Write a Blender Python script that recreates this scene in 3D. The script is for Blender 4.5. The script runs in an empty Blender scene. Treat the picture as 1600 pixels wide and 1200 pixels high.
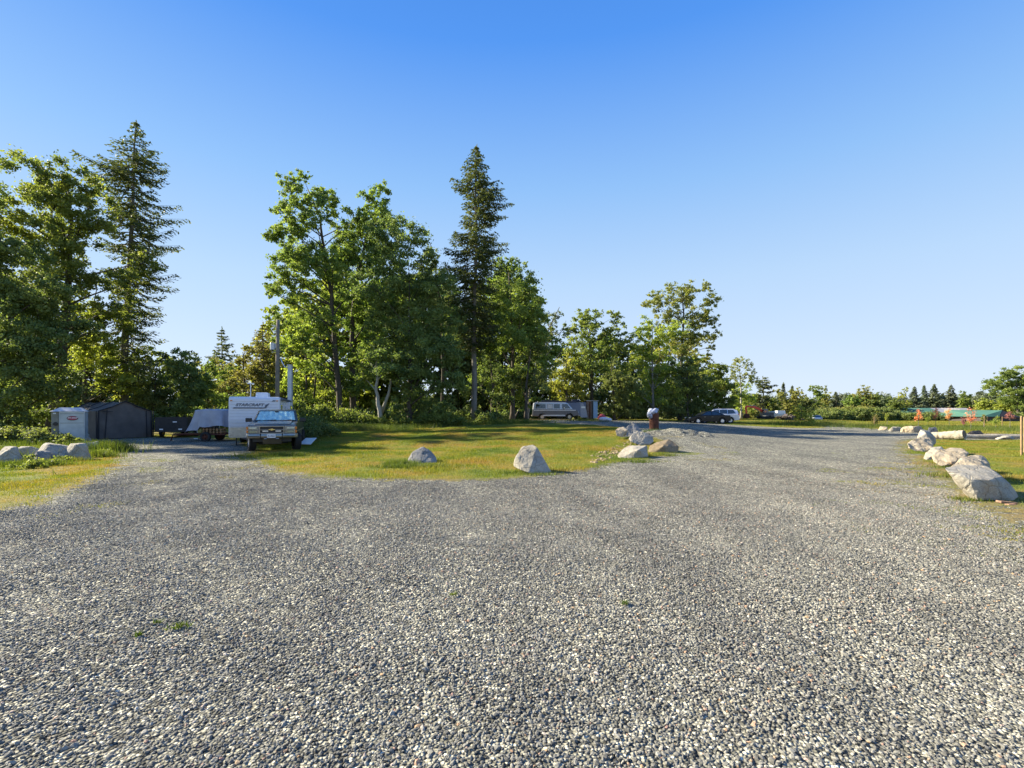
import bpy, bmesh, math, random
import numpy as np
from mathutils import Vector, Matrix

# ------------------------------------------------------------------ camera, sky, sun, exposure
S = bpy.context.scene
COL = S.collection
W_, H_ = 1600.0, 1200.0
F = 755.0; HY = 645.0; HC = 1.7           # focal length in photo pixels, horizon row, eye height
cam_d = bpy.data.cameras.new('camera'); cam = bpy.data.objects.new('camera', cam_d); COL.objects.link(cam)
cam.location = (0, 0, HC); cam.rotation_euler = (math.radians(90), 0, 0)
cam_d.sensor_width = 36; cam_d.lens = 36 * F / W_
cam_d.shift_y = (HY - H_ / 2) / W_
cam_d.clip_start = 0.05; cam_d.clip_end = 5000
S.camera = cam

SUN_AZ = math.atan2(-1.0, 0.30)           # from +Y, clockwise positive: the sun stands left, a little beyond
SUN_EL = math.radians(30)
sv = Vector((math.sin(SUN_AZ) * math.cos(SUN_EL), math.cos(SUN_AZ) * math.cos(SUN_EL), math.sin(SUN_EL)))
world = bpy.data.worlds.new("World"); S.world = world; world.use_nodes = True
wn = world.node_tree; wn.nodes.clear()
w_out = wn.nodes.new('ShaderNodeOutputWorld'); w_bg = wn.nodes.new('ShaderNodeBackground')
w_sky = wn.nodes.new('ShaderNodeTexSky'); w_sky.sky_type = 'NISHITA'; w_sky.sun_disc = False
w_sky.sun_elevation = SUN_EL; w_sky.sun_rotation = SUN_AZ
w_sky.air_density = 1.0; w_sky.dust_density = 0.3; w_sky.ozone_density = 3.0
w_bg.inputs['Strength'].default_value = 0.12
# the Nishita sky, leaned towards the clear periwinkle gradation of the day (by true elevation)
w_tc = wn.nodes.new('ShaderNodeTexCoord'); w_sp = wn.nodes.new('ShaderNodeSeparateXYZ'); wn.links.new(w_tc.outputs['Generated'], w_sp.inputs[0])
w_r = wn.nodes.new('ShaderNodeValToRGB'); wn.links.new(w_sp.outputs[2], w_r.inputs[0])
EXPO = 1.5
SKY = [(0.0, (.72, .83, .98)), (.06, (.68, .80, .98)), (.25, (.50, .70, .965)), (.415, (.29, .545, .95)), (.61, (.085, .315, .90)), (.75, (.05, .23, .75)), (1.0, (.035, .16, .55))]
while len(w_r.color_ramp.elements) < len(SKY): w_r.color_ramp.elements.new(.5)
for e, (p_, c_) in zip(w_r.color_ramp.elements, SKY):
    e.position = p_; e.color = (*[v / (.12 * 2 ** EXPO) for v in c_], 1)
w_mx = wn.nodes.new('ShaderNodeMix'); w_mx.data_type = 'RGBA'; w_mx.inputs[0].default_value = .95
wn.links.new(w_sky.outputs[0], w_mx.inputs[6]); wn.links.new(w_r.outputs[0], w_mx.inputs[7])
wn.links.new(w_mx.outputs[2], w_bg.inputs['Color']); wn.links.new(w_bg.outputs[0], w_out.inputs[0])

sun_d = bpy.data.lights.new('sun', 'SUN'); sun = bpy.data.objects.new('sun', sun_d); COL.objects.link(sun)
sun_d.energy = 5.0; sun_d.angle = math.radians(0.6); sun_d.color = (1.0, 0.90, 0.68)
sun.rotation_euler = (-sv).to_track_quat('-Z', 'Y').to_euler(); sun.location = (-40, 20, 40)

S.view_settings.view_transform = 'Standard'; S.view_settings.look = 'None'
S.view_settings.gamma = 1; S.view_settings.exposure = EXPO
S.cycles.max_bounces = 8; S.cycles.transparent_max_bounces = 8
S.cycles.diffuse_bounces = 5; S.cycles.glossy_bounces = 2; S.cycles.transmission_bounces = 5
S.cycles.caustics_reflective = False; S.cycles.caustics_refractive = False

# ------------------------------------------------------------------ helpers
def PX(px, Y): return (px - 800.0) * Y / F
def PZ(py, Y): return HC - (py - HY) * Y / F

def tag(o, label=None, cat=None, group=None, kind=None):
    if label: o['label'] = label
    if cat: o['category'] = cat
    if group: o['group'] = group
    if kind: o['kind'] = kind
    return o

def thing(name, label, cat, loc=(0, 0, 0), rz=0.0, group=None):
    o = bpy.data.objects.new(name, None); COL.objects.link(o)
    o.empty_display_size = 0.3; o.location = loc; o.rotation_euler = (0, 0, rz)
    return tag(o, label, cat, group)

class MB:
    def __init__(s): s.v = []; s.f = []
    def add(s, vs, fs):
        b = len(s.v); s.v.extend([tuple(map(float, v)) for v in vs]); s.f.extend([tuple(i + b for i in f) for f in fs]); return s
    def box(s, c, d, rz=0.0, ry=0.0, rx=0.0, top=None):
        hx, hy, hz = d[0] / 2, d[1] / 2, d[2] / 2
        t = top or (1, 1)
        vs = [(-hx, -hy, -hz), (hx, -hy, -hz), (hx, hy, -hz), (-hx, hy, -hz),
              (-hx * t[0], -hy * t[1], hz), (hx * t[0], -hy * t[1], hz), (hx * t[0], hy * t[1], hz), (-hx * t[0], hy * t[1], hz)]
        R = Matrix.Rotation(rz, 3, 'Z') @ Matrix.Rotation(ry, 3, 'Y') @ Matrix.Rotation(rx, 3, 'X')
        vs = [R @ Vector(v) + Vector(c) for v in vs]
        return s.add(vs, [(0, 3, 2, 1), (4, 5, 6, 7), (0, 1, 5, 4), (1, 2, 6, 5), (2, 3, 7, 6), (3, 0, 4, 7)])
    def prism(s, poly, y0, y1, hw=None):
        # poly in (x,z); extruded along y.  hw(z) may give the half width instead
        n = len(poly)
        a = [(x, -hw(z) if hw else y0, z) for x, z in poly]; b = [(x, hw(z) if hw else y1, z) for x, z in poly]
        fs = [tuple(range(n)), tuple(range(2 * n - 1, n - 1, -1))]
        fs += [(i, n + i, n + (i + 1) % n, (i + 1) % n) for i in range(n)]
        return s.add(a + b, fs)
    def tube(s, pts, rad, n=8, caps=True):
        pts = [Vector(p) for p in pts]; rings = []
        u = None
        for i, p in enumerate(pts):
            d = (pts[min(i + 1, len(pts) - 1)] - pts[max(i - 1, 0)])
            if d.length < 1e-6: d = Vector((0, 0, 1))
            d.normalize()
            if u is None:
                u = d.orthogonal().normalized()
            else:
                u = (u - d * u.dot(d));
                u = u.normalized() if u.length > 1e-5 else d.orthogonal().normalized()
            w = d.cross(u); r = rad[i] if hasattr(rad, '__len__') else rad
            rings.append([p + (u * math.cos(2 * math.pi * k / n) + w * math.sin(2 * math.pi * k / n)) * r for k in range(n)])
        vs = [v for r in rings for v in r]; fs = []
        for i in range(len(rings) - 1):
            for k in range(n):
                a = i * n + k; b = i * n + (k + 1) % n
                fs.append((a, b, b + n, a + n))
        if caps:
            fs.append(tuple(range(n - 1, -1, -1))); fs.append(tuple((len(rings) - 1) * n + k for k in range(n)))
        return s.add(vs, fs)
    def ell(s, c, r, nu=12, nv=8, rz=0):
        vs = []; fs = []
        cr, sr = math.cos(rz), math.sin(rz)
        for j in range(nv + 1):
            t = math.pi * j / nv
            for i in range(nu):
                a = 2 * math.pi * i / nu
                x = math.sin(t) * math.cos(a) * r[0]; y = math.sin(t) * math.sin(a) * r[1]
                vs.append((c[0] + x * cr - y * sr, c[1] + x * sr + y * cr, c[2] + math.cos(t) * r[2]))
        for j in range(nv):
            for i in range(nu):
                fs.append((j * nu + i, (j + 1) * nu + i, (j + 1) * nu + (i + 1) % nu, j * nu + (i + 1) % nu))
        return s.add(vs, fs)
    def sheet(s, quad, t=0.01):
        # a quad or polygon in 3D given a thickness along its normal
        q = [Vector(p) for p in quad]; n = (q[1] - q[0]).cross(q[2] - q[1]).normalized() * t
        k = len(q)
        vs = q + [p + n for p in q]
        fs = [tuple(range(k - 1, -1, -1)), tuple(range(k, 2 * k))] + [(i, (i + 1) % k, k + (i + 1) % k, k + i) for i in range(k)]
        return s.add(vs, fs)
    def build(s, name, mat, parent=None, bevel=0, smooth=False, seg=2):
        me = bpy.data.meshes.new(name); me.from_pydata(s.v, [], s.f); me.validate(); me.update()
        bm = bmesh.new(); bm.from_mesh(me); bmesh.ops.recalc_face_normals(bm, faces=bm.faces); bm.to_mesh(me); bm.free()
        me.materials.append(mat)
        if smooth: me.polygons.foreach_set('use_smooth', [True] * len(me.polygons))
        o = bpy.data.objects.new(name, me); COL.objects.link(o)
        if parent: o.parent = parent
        if bevel:
            m = o.modifiers.new('bevel', 'BEVEL'); m.width = bevel; m.segments = seg; m.limit_method = 'ANGLE'; m.angle_limit = math.radians(35)
        return o

def text(name, body, size, mat, parent, loc, rot, ext=0.004, shear=0.0, sx=1.0, off=0.0):
    c = bpy.data.curves.new(name, 'FONT'); c.body = body; c.size = size; c.extrude = ext; c.shear = shear; c.offset = off
    c.align_x = 'CENTER'; c.align_y = 'CENTER'
    t = bpy.data.objects.new(name, c); COL.objects.link(t)
    bpy.context.view_layer.update()
    me = bpy.data.meshes.new_from_object(t.evaluated_get(bpy.context.evaluated_depsgraph_get()))
    bpy.data.objects.remove(t); me.materials.clear(); me.materials.append(mat); me.name = name
    o = bpy.data.objects.new(name, me); COL.objects.link(o); o.parent = parent
    o.location = loc; o.rotation_euler = rot; o.scale = (sx, 1, 1)
    return o

# ------------------------------------------------------------------ material helpers
class NT:
    def __init__(s, m): s.t = m.node_tree; s.n = s.t.nodes
    def new(s, t, **k):
        n = s.n.new(t)
        for a, b in k.items():
            if hasattr(n, a): setattr(n, a, b)
            else: n.inputs[a].default_value = b
        return n
    def ln(s, a, b): s.t.links.new(a, b)
    def math(s, op, a, b=None, clamp=False):
        n = s.n.new('ShaderNodeMath'); n.operation = op; n.use_clamp = clamp
        for i, x in enumerate((a, b)):
            if x is None: continue
            if isinstance(x, (int, float)): n.inputs[i].default_value = x
            else: s.ln(x, n.inputs[i])
        return n.outputs[0]
    def mix(s, fac, a, b, bt='MIX'):
        n = s.n.new('ShaderNodeMix'); n.data_type = 'RGBA'; n.blend_type = bt
        for i, x in ((0, fac), (6, a), (7, b)):
            if isinstance(x, (int, float)): n.inputs[i].default_value = x
            elif isinstance(x, tuple): n.inputs[i].default_value = (*x, 1) if len(x) == 3 else x
            else: s.ln(x, n.inputs[i])
        return n.outputs[2]
    def noise(s, vec, scale, detail=3, rough=.55, w=None):
        n = s.n.new('ShaderNodeTexNoise'); n.inputs['Scale'].default_value = scale
        n.inputs['Detail'].default_value = detail; n.inputs['Roughness'].default_value = rough
        if vec is not None: s.ln(vec, n.inputs['Vector'])
        return n
    def ramp(s, fac, stops, interp='LINEAR'):
        n = s.n.new('ShaderNodeValToRGB'); r = n.color_ramp; r.interpolation = interp
        while len(r.elements) < len(stops): r.elements.new(.5)
        for e, (p, c) in zip(r.elements, stops):
            e.position = p; e.color = (*c, 1) if not isinstance(c, (int, float)) else (c, c, c, 1)
        s.ln(fac, n.inputs[0]); return n.outputs[0]

def newmat(name):
    m = bpy.data.materials.new(name); m.use_nodes = True; t = NT(m)
    b = m.node_tree.nodes['Principled BSDF']; return m, t, b

def M(name, c, rough=.6, metal=0.0, var=.12, scale=6.0, bump=0.0, bscale=40.0, coat=0.0, dirt=None, spec=.5):
    m, t, b = newmat(name)
    tc = t.new('ShaderNodeTexCoord').outputs['Object']
    n = t.noise(tc, scale, 4)
    lo = tuple(x * (1 - var) for x in c); hi = tuple(min(1, x * (1 + var)) for x in c)
    col = t.ramp(n.outputs[0], [(.3, lo), (.7, hi)])
    if dirt:
        d = t.noise(tc, scale * .6, 6, .7)
        f = t.ramp(d.outputs[0], [(.45, 0.0), (.75, dirt[1])]); col = t.mix(f, col, dirt[0])
    t.ln(col, b.inputs['Base Color'])
    b.inputs['Roughness'].default_value = rough; b.inputs['Metallic'].default_value = metal
    b.inputs['Coat Weight'].default_value = coat; b.inputs['Coat Roughness'].default_value = .08
    b.inputs['Specular IOR Level'].default_value = spec
    if bump:
        bn = t.noise(tc, bscale, 4); bp = t.new('ShaderNodeBump'); bp.inputs['Strength'].default_value = bump; bp.inputs['Distance'].default_value = .02
        t.ln(bn.outputs[0], bp.inputs['Height']); t.ln(bp.outputs[0], b.inputs['Normal'])
    return m

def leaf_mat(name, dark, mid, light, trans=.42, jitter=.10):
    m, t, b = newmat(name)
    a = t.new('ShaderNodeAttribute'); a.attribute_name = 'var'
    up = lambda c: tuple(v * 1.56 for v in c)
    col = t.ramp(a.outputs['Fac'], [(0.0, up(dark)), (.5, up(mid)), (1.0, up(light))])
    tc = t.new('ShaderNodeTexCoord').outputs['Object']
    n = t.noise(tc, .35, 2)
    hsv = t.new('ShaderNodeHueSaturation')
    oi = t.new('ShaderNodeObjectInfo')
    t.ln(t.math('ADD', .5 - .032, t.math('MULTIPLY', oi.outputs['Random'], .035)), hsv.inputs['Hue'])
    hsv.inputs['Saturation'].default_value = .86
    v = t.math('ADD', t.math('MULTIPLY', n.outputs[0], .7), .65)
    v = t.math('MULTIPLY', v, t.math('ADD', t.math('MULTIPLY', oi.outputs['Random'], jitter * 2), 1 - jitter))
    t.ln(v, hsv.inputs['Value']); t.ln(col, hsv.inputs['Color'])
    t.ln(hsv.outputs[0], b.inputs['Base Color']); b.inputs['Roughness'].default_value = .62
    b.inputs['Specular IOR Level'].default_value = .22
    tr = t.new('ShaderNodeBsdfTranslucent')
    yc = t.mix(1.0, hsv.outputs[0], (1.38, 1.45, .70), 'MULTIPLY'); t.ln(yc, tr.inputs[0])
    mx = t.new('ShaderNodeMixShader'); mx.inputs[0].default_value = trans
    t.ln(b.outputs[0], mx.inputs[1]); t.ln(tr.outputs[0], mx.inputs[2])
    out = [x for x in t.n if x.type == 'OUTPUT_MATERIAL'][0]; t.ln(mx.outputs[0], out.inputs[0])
    return m

# ------------------------------------------------------------------ terrain
# ground heights read off the photograph (x, y, z, reach)
CTRL = [(0, 3, 0, 6), (-9, 8, 0, 8), (9, 8, 0, 7), (0, 14, 0, 5), (-10, 18, 0, 5), (11, 15, 0, 5), (-22, 26, .0, 6), (-30, 30, .1, 8),
        (16, 22, 0, 6), (24, 32, .0, 8), (0, 22, .12, 4), (-8, 26, .1, 4), (0, 29, .38, 4), (5.5, 26, .35, 2.5), (8.5, 30, .72, 4), (-8, 36, .25, 5),
        (-2, 40, .6, 5), (4, 55, .95, 8), (-5, 50, .75, 6), (-15, 46, .35, 6), (-30, 46, .3, 10), (14, 45, .62, 5), (15, 57, .7, 6), (24, 57, .42, 5),
        (30, 48, .15, 6), (38, 62, .15, 7), (46, 90, .62, 10), (67, 107, -.45, 8), (45, 55, 0, 10), (60, 60, 0, 14), (90, 100, 0, 20),
        (20, 80, .6, 12), (-20, 80, .5, 20), (-60, 60, .3, 20), (60, 140, 0, 25), (0, 140, .3, 40), (120, 150, -.2, 40), (-120, 120, .3, 40), (14, 33, .35, 3), (20, 38, .2, 4)]
CA = np.array(CTRL, float)
def tz(x, y):
    x = np.asarray(x, float); y = np.asarray(y, float)
    num = np.zeros_like(x + y); den = np.full_like(num, 1e-4)
    for cx, cy, cz, s in CA:
        w = np.exp(-((x - cx) ** 2 + (y - cy) ** 2) / (2 * (s * .75) ** 2)); num = num + w * cz; den = den + w
    z = num / den
    lawn = np.exp(-((x + 4) ** 2 / 90 + (y - 27) ** 2 / 40))
    z = z + lawn * .07 * np.sin(x * .45 + y * .9) + lawn * .05 * np.sin(y * 1.3 - x * .2)
    return z
def gz(x, y): return float(tz(x, y))

def G(px, py):
    """ground point seen at photo pixel (px,py)"""
    dx = (px - 800) / F; dz = -(py - HY) / F
    ts = np.concatenate([np.arange(1.2, 40, .1), np.arange(40, 220, .5)])
    h = HC + dz * ts - tz(dx * ts, ts)
    k = np.argmax(h < 0)
    if h[k] >= 0: k = len(ts) - 1
    if k > 0 and h[k] < 0:
        a = h[k - 1] / (h[k - 1] - h[k]); t = ts[k - 1] + a * (ts[k] - ts[k - 1])
    else: t = ts[k]
    return (dx * t, t)

GP = [(-420, 850), (-150, 812), (0, 797), (60, 787), (115, 763), (158, 740), (186, 724), (186, 706), (160, 690), (150, 686), (236, 684), (300, 684), (372, 688), (392, 700),
      (398, 716), (440, 738), (500, 745), (580, 749), (700, 751), (790, 748), (870, 741), (935, 731), (965, 722), (1005, 719), (1040, 712), (1056, 708), (1052, 700),
      (1040, 690), (1012, 683), (990, 677), (962, 668), (935, 665), (880, 661.5), (830, 659.5), (785, 658.5), (780, 657), (900, 656.5), (1000, 657.5), (1075, 659.5),
      (1145, 664), (1200, 667), (1262, 669), (1290, 668.5), (1284, 664), (1268, 661), (1276, 660), (1300, 662), (1345, 667.5), (1400, 672.5), (1440, 676), (1520, 677.5), (1620, 678.5), (1900, 680),
      (1900, 688), (1640, 687), (1500, 687.5), (1432, 685.5), (1410, 690), (1412, 702), (1438, 724), (1470, 752), (1530, 790), (1640, 850), (1780, 930), (1950, 1080)]
GW = [G(*p) for p in GP]
GW = [(-14, -6)] + GW + [(5.2, 1.5), (8, -6)]
GW = np.array(GW)
def gravel_sd(x, y):
    """signed distance to the edge of the gravel, positive on gravel"""
    x = np.asarray(x, float); y = np.asarray(y, float)
    d = np.full(x.shape, 1e9); ins = np.zeros(x.shape, bool)
    n = len(GW)
    for i in range(n):
        ax, ay = GW[i]; bx, by = GW[(i + 1) % n]
        ex, ey = bx - ax, by - ay; L = ex * ex + ey * ey + 1e-12
        t = np.clip(((x - ax) * ex + (y - ay) * ey) / L, 0, 1)
        d = np.minimum(d, np.hypot(x - ax - t * ex, y - ay - t * ey))
        c = ((ay > y) != (by > y)) & (x < (bx - ax) * (y - ay) / (by - ay + 1e-12) + ax)
        ins ^= c
    return np.where(ins, d, -d)
def vnoise(x, y, seed=0, oct=4, f=1.0):
    r = np.random.RandomState(seed); out = 0; a = 1; tot = 0
    for o in range(oct):
        for k in range(4):
            th = r.rand() * 6.283; ph = r.rand() * 6.283; ff = f * (1.7 ** o) * (0.7 + .6 * r.rand())
            out = out + a * np.sin((x * math.cos(th) + y * math.sin(th)) * ff + ph + 1.5 * np.sin((y * math.cos(th) - x * math.sin(th)) * ff * .6 + ph * 2))
        tot += a * 2; a *= .62
    return out / tot

def axis(lo, hi, fine_lo, fine_hi, step, grow=1.12):
    a = list(np.arange(fine_lo, fine_hi + 1e-6, step)); s = step
    b = []; x = fine_lo
    while x > lo: s *= grow; x -= s; b.append(x)
    s = step; x = fine_hi; c = []
    while x < hi: s *= grow; x += s; c.append(x)
    return np.array(b[::-1] + a + c)
xs = axis(-900, 900, -26, 34, .22); ys = axis(-60, 1600, -1, 62, .22, 1.08)
XX, YY = np.meshgrid(xs, ys); ZZ = tz(XX, YY)
SD = gravel_sd(XX, YY)
near = np.clip(1 - np.abs(YY) / 60, 0, 1)
ZZ = ZZ + .018 * vnoise(XX, YY, 3, 3, 2.2) * near + np.where(SD < 0, .02, 0) * near
width = np.where((XX > 6) & (YY < 33), .6 + .9 * np.clip((22 - YY) / 12, 0, 1), np.where((XX < -4) & (YY < 24), .55, .28))
QQ = np.clip(SD / width, -3, 3)

# ---- ground shader
def ground_material(name):
    m, t, b = newmat(name)
    tc = t.new('ShaderNodeTexCoord').outputs['Object']
    q = t.new('ShaderNodeAttribute'); q.attribute_name = 'edge'
    # gravel: crushed grey stone
    v1 = t.new('ShaderNodeTexVoronoi'); v1.inputs['Scale'].default_value = 46; t.ln(tc, v1.inputs['Vector'])
    v2 = t.new('ShaderNodeTexVoronoi'); v2.inputs['Scale'].default_value = 15; t.ln(tc, v2.inputs['Vector'])
    s1 = t.new('ShaderNodeSeparateColor'); t.ln(v1.outputs['Color'], s1.inputs[0])
    s2 = t.new('ShaderNodeSeparateColor'); t.ln(v2.outputs['Color'], s2.inputs[0])
    base = t.ramp(s1.outputs[0], [(0, (.055, .058, .055)), (.35, (.15, .153, .14)), (.7, (.26, .262, .238)), (.93, (.42, .42, .38)), (1, (.60, .59, .53))])
    b2 = t.ramp(s2.outputs[1], [(0, (.45, .46, .5)), (.5, (.95, .95, .95)), (1, (1.6, 1.57, 1.5))])
    g = t.mix(.85, base, b2, 'MULTIPLY')
    gap = t.ramp(v1.outputs['Distance'], [(.35, (1, 1, 1)), (.75, (.35, .35, .37))])
    g = t.mix(.8, g, gap, 'MULTIPLY')
    mid = t.noise(tc, 11, 6, .8); g = t.mix(1, g, t.ramp(mid.outputs[0], [(.34, (.50, .50, .49)), (.5, (1.0, 1.0, .99)), (.66, (1.6, 1.6, 1.55))]), 'MULTIPLY')
    big = t.noise(tc, .35, 5, .6); bc = t.ramp(big.outputs[0], [(.3, (.82, .83, .84)), (.7, (1.22, 1.20, 1.16))])
    g = t.mix(1, g, bc, 'MULTIPLY')
    mpt = t.new('ShaderNodeMapping'); mpt.inputs['Rotation'].default_value = (0, 0, .45); mpt.inputs['Scale'].default_value = (.9, .16, 1); t.ln(tc, mpt.inputs[0])
    trk = t.noise(mpt.outputs[0], 1.0, 3, .55); g = t.mix(1, g, t.ramp(trk.outputs[0], [(.35, (.82, .82, .83)), (.65, (1.18, 1.17, 1.14))]), 'MULTIPLY')
    dust = t.noise(tc, .9, 5, .65); df = t.ramp(dust.outputs[0], [(.63, 0.0), (.78, .45)])
    g = t.mix(df, g, (.30, .265, .21)); g = t.mix(1, g, (1.14, 1.11, 1.05), 'MULTIPLY')
    # grass and dry turf
    n1 = t.noise(tc, .42, 5, .6); n2 = t.noise(tc, 3.2, 5, .7); n3 = t.noise(tc, 22, 4, .7)
    gc = t.ramp(n1.outputs[0], [(.29, (.075, .12, .012)), (.46, (.15, .17, .018)), (.58, (.22, .175, .030)), (.70, (.24, .15, .045))])
    gc = t.mix(.75, gc, t.ramp(n2.outputs[0], [(.3, (.62, .72, .6)), (.7, (1.3, 1.2, 1.1))]), 'MULTIPLY')
    gc = t.mix(.8, gc, t.ramp(n3.outputs[0], [(.35, (.45, .45, .42)), (.65, (1.35, 1.35, 1.3))]), 'MULTIPLY')
    n5 = t.noise(tc, 85, 3, .7); gc = t.mix(.8, gc, t.ramp(n5.outputs[0], [(.38, (.45, .45, .42)), (.62, (1.45, 1.42, 1.35))]), 'MULTIPLY')
    # ragged edge
    e = t.noise(tc, 2.4, 6, .72); e2 = t.noise(tc, .7, 2)
    x = t.math('ADD', q.outputs['Fac'], t.math('MULTIPLY', t.math('SUBTRACT', e.outputs[0], .5), 7.0))
    x = t.math('ADD', x, t.math('MULTIPLY', t.math('SUBTRACT', e2.outputs[0], .5), 1.6))
    f = t.ramp(x, [(.10, 0.0), (.24, 1.0)])
    dirt = t.ramp(t.math('ABSOLUTE', q.outputs['Fac']), [(.1, .55), (1.0, .0)])
    gc = t.mix(dirt, gc, (.19, .15, .10))
    col = t.mix(f, gc, g)
    t.ln(col, b.inputs['Base Color']); b.inputs['Roughness'].default_value = .9; b.inputs['Specular IOR Level'].default_value = .25
    hg = t.math('ADD', t.math('MULTIPLY', v1.outputs['Distance'], -1.0), t.math('MULTIPLY', v2.outputs['Distance'], -.8))
    hg = t.math('ADD', hg, t.math('MULTIPLY', s1.outputs[2], .5))
    hh = t.mix(f, n3.outputs[0], hg)
    bp = t.new('ShaderNodeBump'); bp.inputs['Strength'].default_value = .9; bp.inputs['Distance'].default_value = .03
    t.ln(hh, bp.inputs['Height']); t.ln(bp.outputs[0], b.inputs['Normal'])
    return m
MG = ground_material('ground surface')

def fast_mesh(name, V, Q, attrs=None, mat=None, smooth=False, parent=None, dom='POINT', k=4):
    me = bpy.data.meshes.new(name); nv = len(V); nf = len(Q)
    me.vertices.add(nv); me.vertices.foreach_set('co', np.ascontiguousarray(V, np.float32).ravel())
    me.loops.add(nf * k); me.loops.foreach_set('vertex_index', np.ascontiguousarray(Q, np.int32).ravel())
    me.polygons.add(nf); me.polygons.foreach_set('loop_start', np.arange(0, nf * k, k, dtype=np.int32))
    try: me.polygons.foreach_set('loop_total', np.full(nf, k, np.int32))
    except Exception: pass
    if smooth: me.polygons.foreach_set('use_smooth', np.ones(nf, bool))
    for an, (ad, arr) in (attrs or {}).items():
        a = me.attributes.new(an, 'FLOAT', ad); a.data.foreach_set('value', np.ascontiguousarray(arr, np.float32).ravel())
    me.update(calc_edges=True)
    if mat: me.materials.append(mat)
    o = bpy.data.objects.new(name, me); COL.objects.link(o)
    if parent: o.parent = parent
    return o

nx, ny = len(xs), len(ys)
idx = np.arange(nx * ny).reshape(ny, nx)
quads = np.stack([idx[:-1, :-1], idx[:-1, 1:], idx[1:, 1:], idx[1:, :-1]], -1).reshape(-1, 4)
qs = SD.ravel()[quads].mean(1) > 0
Vall = np.stack([XX, YY, ZZ], -1).reshape(-1, 3); Qall = QQ.ravel()
for nm, sel in (('gravel_driveway', qs), ('ground', ~qs)):
    q = quads[sel]; u, inv = np.unique(q, return_inverse=True)
    o = fast_mesh(nm, Vall[u], inv.reshape(-1, 4), {'edge': ('POINT', Qall[u])}, MG, True)
    tag(o, kind='structure')
    o['label'] = 'grey crushed gravel driveway and parking lot' if nm == 'gravel_driveway' else 'dry mown grass ground and woodland floor'

# ------------------------------------------------------------------ loose stones and grass
def rand_dirs(n, r):
    v = r.normal(size=(n, 3)); return v / np.linalg.norm(v, axis=1, keepdims=True)

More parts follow.
